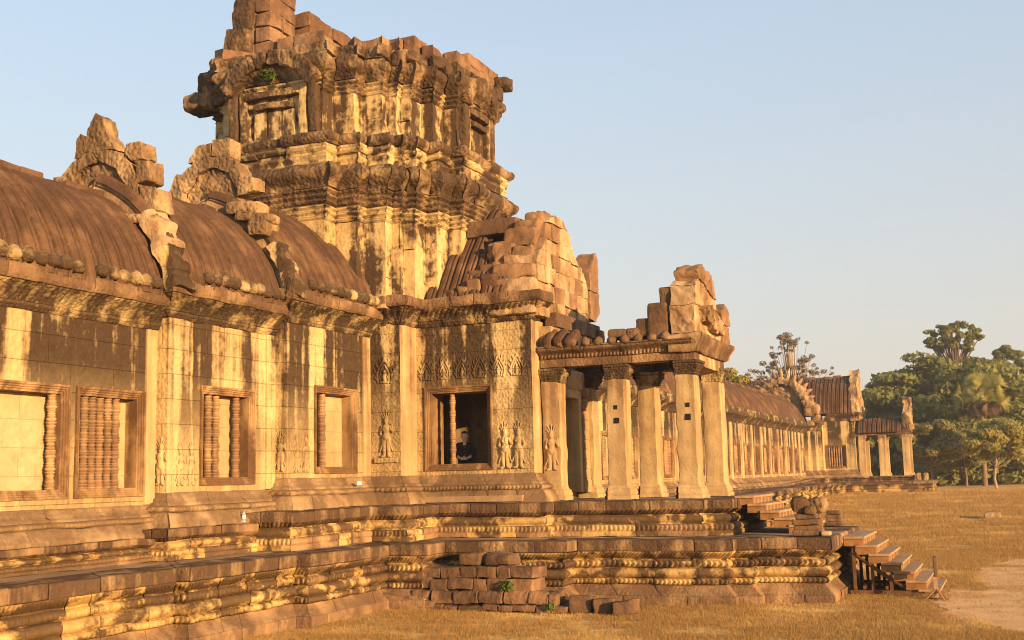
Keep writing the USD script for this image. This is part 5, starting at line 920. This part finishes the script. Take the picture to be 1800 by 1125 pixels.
# ================================================================ person in the window
per = thing('person', 'person with short black hair and dark shirt leaning in the open window', 'person')
B0 = np.array([29.42, 13.78, 2.45]); fa = np.array([-0.94, -0.34, 0.0]); si = np.array([-0.34, 0.94, 0.0])     # facing, the person's right
def W(a, b, c): return tuple(B0 + fa * a + si * b + np.array([0, 0, c]))
J = lambda *ps: [((W(*p[:3]), p[3]), (W(*q[:3]), q[3])) for p, q in zip(ps[:-1], ps[1:])]
hd = [((W(0.01, 0, 1.6), .088), (W(0.0, 0, 1.64), .092)), ((W(0.035, 0, 1.54), .06), (W(0.02, 0, 1.6), .085)), ((W(.105, 0, 1.585), .014), (W(.09, 0, 1.62), .01)), ((W(.085, -.03, 1.545), .01), (W(.085, .03, 1.545), .01)),
      ((W(-.005, .09, 1.59), .018), (W(-.005, .09, 1.61), .02)), ((W(-.005, -.09, 1.59), .018), (W(-.005, -.09, 1.61), .02)), ((W(0, 0, 1.4), .055), (W(0.01, 0, 1.53), .052)),
      ((W(.08, .035, 1.625), .012), (W(.08, .03, 1.625), .012)), ((W(.08, -.035, 1.625), .012), (W(.08, -.03, 1.625), .012))]
body = hd + J((0, 0, 1.36, .1), (0, 0, 1.1, .12), (0, 0, .95, .13)) + J((0, .17, 1.36, .06), (0, .24, 1.1, .05), (.24, .12, 1.0, .035), (.3, .02, .99, .03)) + J((0, -.17, 1.36, .06), (0, -.25, 1.1, .05), (.24, -.1, 1.0, .035), (.31, 0.0, 1.0, .03))
body += J((0, .09, .92, .09), (.01, .1, .5, .06), (0, .1, .1, .045)) + J((0, -.09, .92, .09), (.01, -.1, .5, .06), (0, -.1, .1, .045))
for s in (1, -1):
    for q in range(4): body += J((.3, .02 * s, 1.0 + 0.02 * q - 0.03, .014), (.35, -.03 * s, .99 + .018 * q - .03, .010), (.35, -.075 * s, .985 + .016 * q - .03, .008))
    body += J((.29, .02 * s, 1.02, .014), (.31, -.01 * s, 1.05, .01), (.33, -.03 * s, 1.055, .008))
bm_ = to_tm(capsules(body), 0.03, 4); part(per, 'body', tri(bm_), 'skin', True)
sh_ = to_tm(capsules(J((0, -.15, 1.37, .07), (0, .15, 1.37, .07)) + J((0, .08, 1.35, .1), (0, .07, 1.1, .13), (0, .06, .9, .13)) + J((0, -.08, 1.35, .1), (0, -.07, 1.1, .13), (0, -.06, .9, .13)) + J((0, .17, 1.36, .075), (0, .245, 1.1, .07), (.1, .2, 1.05, .058)) + J((0, -.17, 1.36, .075), (0, -.255, 1.1, .07), (.1, -.2, 1.05, .058)) + J((-.02, 0, 1.42, .07), (-.02, 0, 1.38, .09)) + J((.045, 0, 1.31, .075), (.06, 0, 1.1, .1), (.05, 0, .92, .11))), 0.03, 4); part(per, 'shirt', tri(sh_), 'dark_shirt', True)
part(per, 'trousers', tri(to_tm(capsules(J((0, -.07, .93, .12), (0, .07, .93, .12)) + J((0, .09, .9, .105), (.01, .1, .5, .08), (0, .1, .08, .07)) + J((0, -.09, .9, .105), (.01, -.1, .5, .08), (0, -.1, .08, .07))), 0.04, 4)), 'trousers', True)
part(per, 'hair', tri(to_tm(capsules(J((-.02, 0, 1.655, .098), (-.03, 0, 1.62, .095), (-.045, 0, 1.57, .075)) + J((.045, .05, 1.7, .035), (.06, 0, 1.715, .035), (.045, -.05, 1.7, .035))), 0.03, 3)), 'hair', True)
for s in (1, -1): v, f = block((0.26, 0.1, 0.08), 0.035, 0.06, 0.0); part(per, 'shoe', (rotz(v, math.atan2(fa[1], fa[0])) + np.array(W(.05, .1 * s, .04)), f), 'shoe', True)
for z in (1.3, 1.2, 1.1): v, f = block((0.012, 0.012, 0.012), 0.005, 0.1, 0); part(per, 'button', (v + np.array(W(.165, 0, z)), f), 'button', True)
# ================================================================ vegetation
def leaf_cloud(cs, n, size, seed, flat=0.35, tilt=0.5):
    """n leaf quads scattered over clumps cs = [(centre, radii)]"""
    r = np.random.default_rng(seed); cs_ = np.array([c for c, _ in cs]); rd = np.array([q for _, q in cs], float); w = rd.prod(1) ** (2 / 3); k = r.choice(len(cs), n, p=w / w.sum())
    d = r.normal(size=(n, 3)); d /= np.linalg.norm(d, axis=1, keepdims=True); rad = r.uniform(0.35, 1.0, n) ** 0.5
    c = cs_[k] + rd[k] * d * rad[:, None]
    nrm = d * [1, 1, 1.4] + r.normal(size=(n, 3)) * tilt; nrm[:, 2] += flat; nrm /= np.linalg.norm(nrm, axis=1, keepdims=True)
    a = np.cross(nrm, r.normal(size=(n, 3))); a /= np.linalg.norm(a, axis=1, keepdims=True); b = np.cross(nrm, a)
    s = (size * r.uniform(0.6, 1.3, n))[:, None]
    V = np.stack([c - a * s, c + b * s * 0.45 + nrm * s * .1, c + a * s, c - b * s * 0.45 + nrm * s * .1], 1).reshape(-1, 3); i = 4 * np.arange(n)
    return V, np.concatenate([np.stack([i, i + 1, i + 2], 1), np.stack([i, i + 2, i + 3], 1)])
def tree(name, label, x, y, h, trunk_r, cs, n, size, mat, bark='bark', cat_='tree', group=None, lean=0, limbs=6, seed=0, flat=0.1, z=None, fork=None):
    t = thing(name, label, cat_, group); r = np.random.default_rng(seed + 900); z = float(gh(x)) if z is None else z
    c = np.array([q for q, _ in cs]); ctr = c.mean(0); ms = []
    hb = z + h * (fork or 0.45)
    trunk = np.array([(x, y, z - 0.2), (x + 0.1 * r.normal(), y + 0.1 * r.normal(), z + (hb - z) * 0.5), (x + lean * 0.3, y + lean * 0.3, hb), (ctr[0], ctr[1], max(hb + 0.5, c[:, 2].max() - 0.5))])
    ms.append(tube(trunk, [trunk_r, trunk_r * 0.8, trunk_r * 0.65, trunk_r * 0.2], 8)); part(t, 'trunk', cat(ms), bark, True)
    for q in c[r.permutation(len(c))[:limbs]]:
        m_ = trunk[2] * 0.5 + q * 0.5 + [0, 0, -0.25 * abs(q[2] - hb)]; v, f = tube([trunk[2], m_, q], [trunk_r * 0.45, trunk_r * 0.3, trunk_r * 0.08], 5); part(t, 'limb', (v, f), bark, True)
    part(t, 'crown', leaf_cloud(cs, n, size, seed, flat), mat, False); return t
def ball(ctr, rad, n, seed, k=0.33, lo=-0.5, squash=0.6):
    r = np.random.default_rng(seed); d = r.normal(size=(n, 3)); d /= np.linalg.norm(d, axis=1, keepdims=True); d[:, 2] = np.where(d[:, 2] < lo, -d[:, 2], d[:, 2])
    R_ = np.array(rad, float); p_ = np.array(ctr) + d * R_ * r.uniform(0.55, 0.95, n)[:, None]
    return [(q, R_.mean() * k * r.uniform(0.7, 1.3) * np.array([1, 1, squash])) for q in p_]
# dome shaped rain tree: a shell of flat sprays
r_ = np.random.default_rng(4); cs = []
for k in range(620):
    a, b = r_.uniform(0, 2 * np.pi), np.arccos(r_.uniform(-0.1, 1.0) ** 1 if k % 3 else r_.uniform(-0.1, 0.5)); rr = r_.uniform(0.72, 1.0) + 0.06 * math.sin(5 * a + 3 * b)
    cs.append((np.array([158 + 15 * rr * math.sin(b) * math.cos(a), 6.2 + 14.5 * rr * math.sin(b) * math.sin(a), 2.6 + 14.8 * rr * math.cos(b)]), np.array([1.9, 1.9, 0.55]) * r_.uniform(0.7, 1.3)))
for k in range(260):
    cs.append((np.array([r_.uniform(146, 156), r_.uniform(-6, 19), r_.uniform(3.5, 8.5)]), np.array([1.7, 1.8, 0.8]) * r_.uniform(0.7, 1.3)))
tree('rain_tree', 'huge dome shaped dark green tree spreading behind the far pavilion', 158, 6.2, 15, 0.8, cs, 105000, 0.42, 'dome_leaf', limbs=26, seed=1, flat=0.1, fork=0.3)
cs = ball((178, 6.3, 21.0), (2.6, 4.2, 2.6), 80, 3, 0.17, -0.8, 0.6)
tree('emergent_tree', 'tall tree with open flat branches rising above the domed tree', 178, 6.3, 22, 0.45, cs, 4200, 0.3, 'dome_leaf', limbs=40, seed=3, fork=0.75, flat=0.1)
cs = ball((172, -0.6, 16.2), (2.5, 2.6, 2.8), 22, 5, 0.3, -0.6)
tree('slender_tree', 'slender leafy tree top at the right beyond the domed tree', 172, -0.6, 17, 0.3, cs, 6000, 0.24, 'dome_leaf', limbs=8, seed=5)
cs = ball((168, 2.6, 16.2), (2.0, 1.6, 1.3), 9, 8, 0.3); tree('bare_tree', 'half bare reddish tree between the tall tree and the slender tree', 168, 2.6, 16, 0.25, cs, 1500, 0.16, 'dry_leaf', limbs=9, seed=8)
cs = [(np.array([128 + r_.normal() * 0.9, 20.9 + dy + r_.uniform(-1, 1) * w, z + r_.normal() * 0.34]), np.array([0.5, 0.4, 0.26]) * r_.uniform(0.4, 1.2)) for dy, z, w in 8 * ((0, 17.2, 1.0), (0.6, 16.6, 0.9), (-0.9, 16.3, 0.9), (1.4, 15.6, 0.9), (-1.4, 15.0, 0.9), (3.0, 14.0, 1.3), (1.6, 13.9, 1.3), (-1.8, 13.9, 1.4), (-3.0, 13.2, 1.0), (2.2, 13.0, 1.2), (4.1, 13.5, 0.8), (-0.4, 13.6, 1.2), (-3.8, 12.3, 0.9), (3.4, 12.2, 1.0))]
tree('umbrella_tree', 'thin umbrella tree in flat grey layers behind the long gallery roof', 128, 20.9, 16.5, 0.22, cs, 4600, 0.15, 'dry_leaf', 'pale_bark', limbs=112, seed=11, flat=1.0, fork=0.6)
cs = ball((103, 22.5, 10.6), (1.5, 1.7, 1.6), 10, 13, 0.4); tree('young_tree', 'small fresh green tree top just right of the porch pillars', 103, 22.5, 11, 0.15, cs, 2600, 0.2, 'yellow_leaf', limbs=6, seed=13)
for k, (x, y, h, rx, ry, rz, mat, lab, n, zc) in enumerate(((121, 1.3, 6.6, 2.6, 3.6, 2.2, 'yellow_leaf', 'low spreading yellow green tree with a pale forked trunk on the lawn edge', 14000, 4.3), (132, 7.6, 7.5, 3.0, 3.4, 3.2, 'olive_leaf', 'brownish bushy tree right of the far porch', 16000, 4.4), (140, 4.6, 6.4, 2.8, 3.0, 2.6, 'olive_leaf', 'dull olive bushy tree below the palm', 12000, 4.0), (126, -2.8, 7.5, 3.0, 3.0, 3.0, 'yellow_leaf', 'pale green bushy tree at the right edge of the photo', 14000, 4.6))):
    cs = ball((x, y, zc + 0.7), (rx, ry, rz), 40, 20 + k, 0.3, -0.6); tree('bushy_tree', lab, x, y, h, 0.17, cs, n, 0.2, mat, 'pale_bark' if k == 0 else 'bark', limbs=8, seed=20 + k, fork=0.3)
# sugar palm
pm = thing('sugar_palm', 'fan palm with golden spiky leaves in front of the domed tree', 'palm'); rp_ = np.random.default_rng(6); PC = np.array([140.0, 2.5, 10.6])
part(pm, 'trunk', tube([(140, 2.7, 0.5), (140, 2.6, 5), PC - [0, 0, 0.3]], [0.3, 0.24, 0.28], 9), 'bark', True)
for k in range(46):
    a = rp_.uniform(0, 2 * np.pi); e = rp_.uniform(-0.85, 1.4); d = np.array([math.cos(a) * math.cos(e), math.sin(a) * math.cos(e), math.sin(e)]); s = np.cross(d, [0, 0, 1.0]); s /= np.linalg.norm(s); n = np.cross(s, d)
    L = rp_.uniform(1.4, 2.5); hub = PC + d * L; ms = [tube([PC, PC + d * L * 0.55 + [0, 0, 0.08], hub], [0.05, 0.035, 0.02], 4)]; V, F = [], []
    for q in np.linspace(-2.5, 2.5, 21):
        bl = rp_.uniform(1.2, 1.55) * (1 - 0.07 * abs(q)); dd = (n * math.cos(q) + s * math.sin(q)) * 0.88 + d * 0.45; w_ = np.cross(dd, d) * 0.06; tip = hub + dd * bl + d * 0.1 - np.array([0, 0, 0.15]); md = hub + dd * bl * 0.6
        o = len(V); V += [hub, md + w_, tip, md - w_]; F += [(o, o + 1, o + 2), (o, o + 2, o + 3)]
    ms.append((np.array(V), np.array(F))); part(pm, 'fan_leaf', cat(ms), 'palm_leaf' if e > -0.45 else 'dead_leaf', False)
# dark wood behind: reads as one mass
cs = []
for k in range(230):
    x, y = r_.uniform(166, 230), r_.uniform(-42, 22); cs.append((np.array([x, y, r_.uniform(1.5, 11.5)]), np.array([3.2, 3.2, 2.2])))
for k in range(60): cs.append((np.array([r_.uniform(178, 215), r_.uniform(-42, -4), r_.uniform(9, 14)]), np.array([2.6, 2.6, 1.8])))
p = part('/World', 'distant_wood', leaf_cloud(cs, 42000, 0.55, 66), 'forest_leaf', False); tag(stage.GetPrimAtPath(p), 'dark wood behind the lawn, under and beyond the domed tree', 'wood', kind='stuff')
for k, y in enumerate((11.5, 9.2, 8.2, 6.2, 4.4, 3.6, -0.3, -1.1, -2.4)):
    x = 150 + 6 * r_.random(); t = thing('understory_tree', 'slim dark trunk in the shade of the wood', 'tree', 'trunks in the shade of the wood'); part(t, 'trunk', tube([(x, y, 0.5), (x + 0.1, y + 0.1, 3), (x, y + 0.3, 6.5)], [0.16, 0.13, 0.08], 6), 'bark', True)
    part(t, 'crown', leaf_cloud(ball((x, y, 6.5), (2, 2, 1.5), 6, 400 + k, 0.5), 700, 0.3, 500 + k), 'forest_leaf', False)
# little plants in the masonry
for k, (c, s, lab) in enumerate(((( 25.75, 17.72, 13.85), 0.24, 'small green plant growing high on the tower cornice'), ((24.12, 10.35, 0.55), 0.16, 'small green plant sprouting from the crack of the stone stack'), ((24.0, 9.3, 0.14), 0.12, 'tiny green weed at the foot of the stone stack'))):
    t = thing('wall_plant', lab, 'plant'); part(t, 'foliage', leaf_cloud([(np.array(c), np.array([s * 0.6, s, s * 0.7]))], 70, s * 0.42, 700 + k), 'fresh_leaf', False)
    part(t, 'stem', tube([(c[0] + 0.15, c[1], c[2] - s), (c[0], c[1], c[2] - s * 0.3), (c[0], c[1], c[2])], 0.012, 5), 'bark', True)
# grass: tufts on the lawn
rg_ = np.random.default_rng(12); protos = []
gi = UsdGeom.PointInstancer.Define(stage, '/World/dry_grass'); tag(gi.GetPrim(), 'short golden dry grass covering the lawn', 'grass', kind='stuff')
for k in range(4):
    V, F = [], []
    for b in range(26):
        a, l, r = rg_.uniform(0, 2 * np.pi), rg_.uniform(0.025, 0.07), 0.17 * math.sqrt(rg_.random()); th = rg_.uniform(0, 2 * np.pi); bx, by = r * math.cos(th), r * math.sin(th); w = 0.005
        lean = rg_.uniform(0.2, 0.9) * l; o = len(V); V += [(bx - w * math.sin(a), by + w * math.cos(a), -0.01), (bx + w * math.sin(a), by - w * math.cos(a), -0.01), (bx + lean * math.cos(a), by + lean * math.sin(a), l)]; F.append((o, o + 1, o + 2))
    usdkit.mesh(stage, f'/World/dry_grass/tuft_{k:03d}', (np.array(V), np.array(F)), '/World/Looks/dry_grass'); protos.append(Sdf.Path(f'/World/dry_grass/tuft_{k:03d}'))
N = 120000; q = rg_.random((N * 2, 2)); X = 12 + 100 * q[:, 0] ** 1.7; Y = X * (-0.12 + 0.9 * q[:, 1] ** 1.5)
shade = np.array([0]); terr_poly = Polygon([(0, 13.9)] + LP + [(33.9, 13.6), (60, 13.6), (60, 30), (0, 30)]).buffer(0.02); pathp = Polygon([(28.2, 1.9), (30.3, 1.3), (30.0, 0.75), (33.5, 0.9), (36.7, 1.1), (40, 0.1), (41, -4), (30, -8), (21, -4), (22.2, -0.6), (23.6, 0.5), (25.4, 1.45)])
import shapely
pt = shapely.points(X, Y); dens = 0.5 + 0.6 * vnoise(np.stack([X, Y, 0 * X], 1), 0.5)[:, 0] + 0.5 * vnoise(np.stack([X, Y, 0 * X], 1), 1.7)[:, 1]
ok = ~shapely.contains(terr_poly, pt) & (~shapely.contains(pathp, pt) | (rg_.random(len(X)) < 0.12 + 0.5 * (vnoise(np.stack([X, Y, 0 * X], 1), 0.8)[:, 2] > 0.22))) & (rg_.random(len(X)) < np.clip(3.0 * (dens - 0.22), 0.12, 1))
X, Y = X[ok][:N], Y[ok][:N]; n = len(X); a = rg_.uniform(0, 2 * np.pi, n)
gi.CreatePrototypesRel().SetTargets(protos); gi.CreateProtoIndicesAttr(Vt.IntArray.FromNumpy(rg_.integers(0, 4, n).astype(np.int32)))
gi.CreatePositionsAttr(Vt.Vec3fArray.FromNumpy(np.stack([X, Y, gz(X, Y)], 1).astype(np.float32)))
gi.CreateOrientationsAttr(Vt.QuathArray([Gf.Quath(float(math.cos(t / 2)), 0, 0, float(math.sin(t / 2))) for t in a])); gi.CreateScalesAttr(Vt.Vec3fArray.FromNumpy(np.repeat(rg_.uniform(0.7, 1.25, (n, 1)) * (1 + np.maximum(0, X[:, None] - 30) / 28), 3, 1).astype(np.float32)))

# ================================================================ evening haze
usdkit.material(stage, '/World/Looks/haze_air', {'v': ('principled_volume', {'color': (1.0, 0.95, 0.9), 'density': 0.00042, 'anisotropy': 0.3})}, volume='v.volume')
hb = boxm(-60, 420, -260, 200, -1.2, 26.5); p = part('/World', 'haze', hb, 'haze_air', False); tag(stage.GetPrimAtPath(p), 'thin evening haze over the lawn and wood', 'haze', kind='stuff')
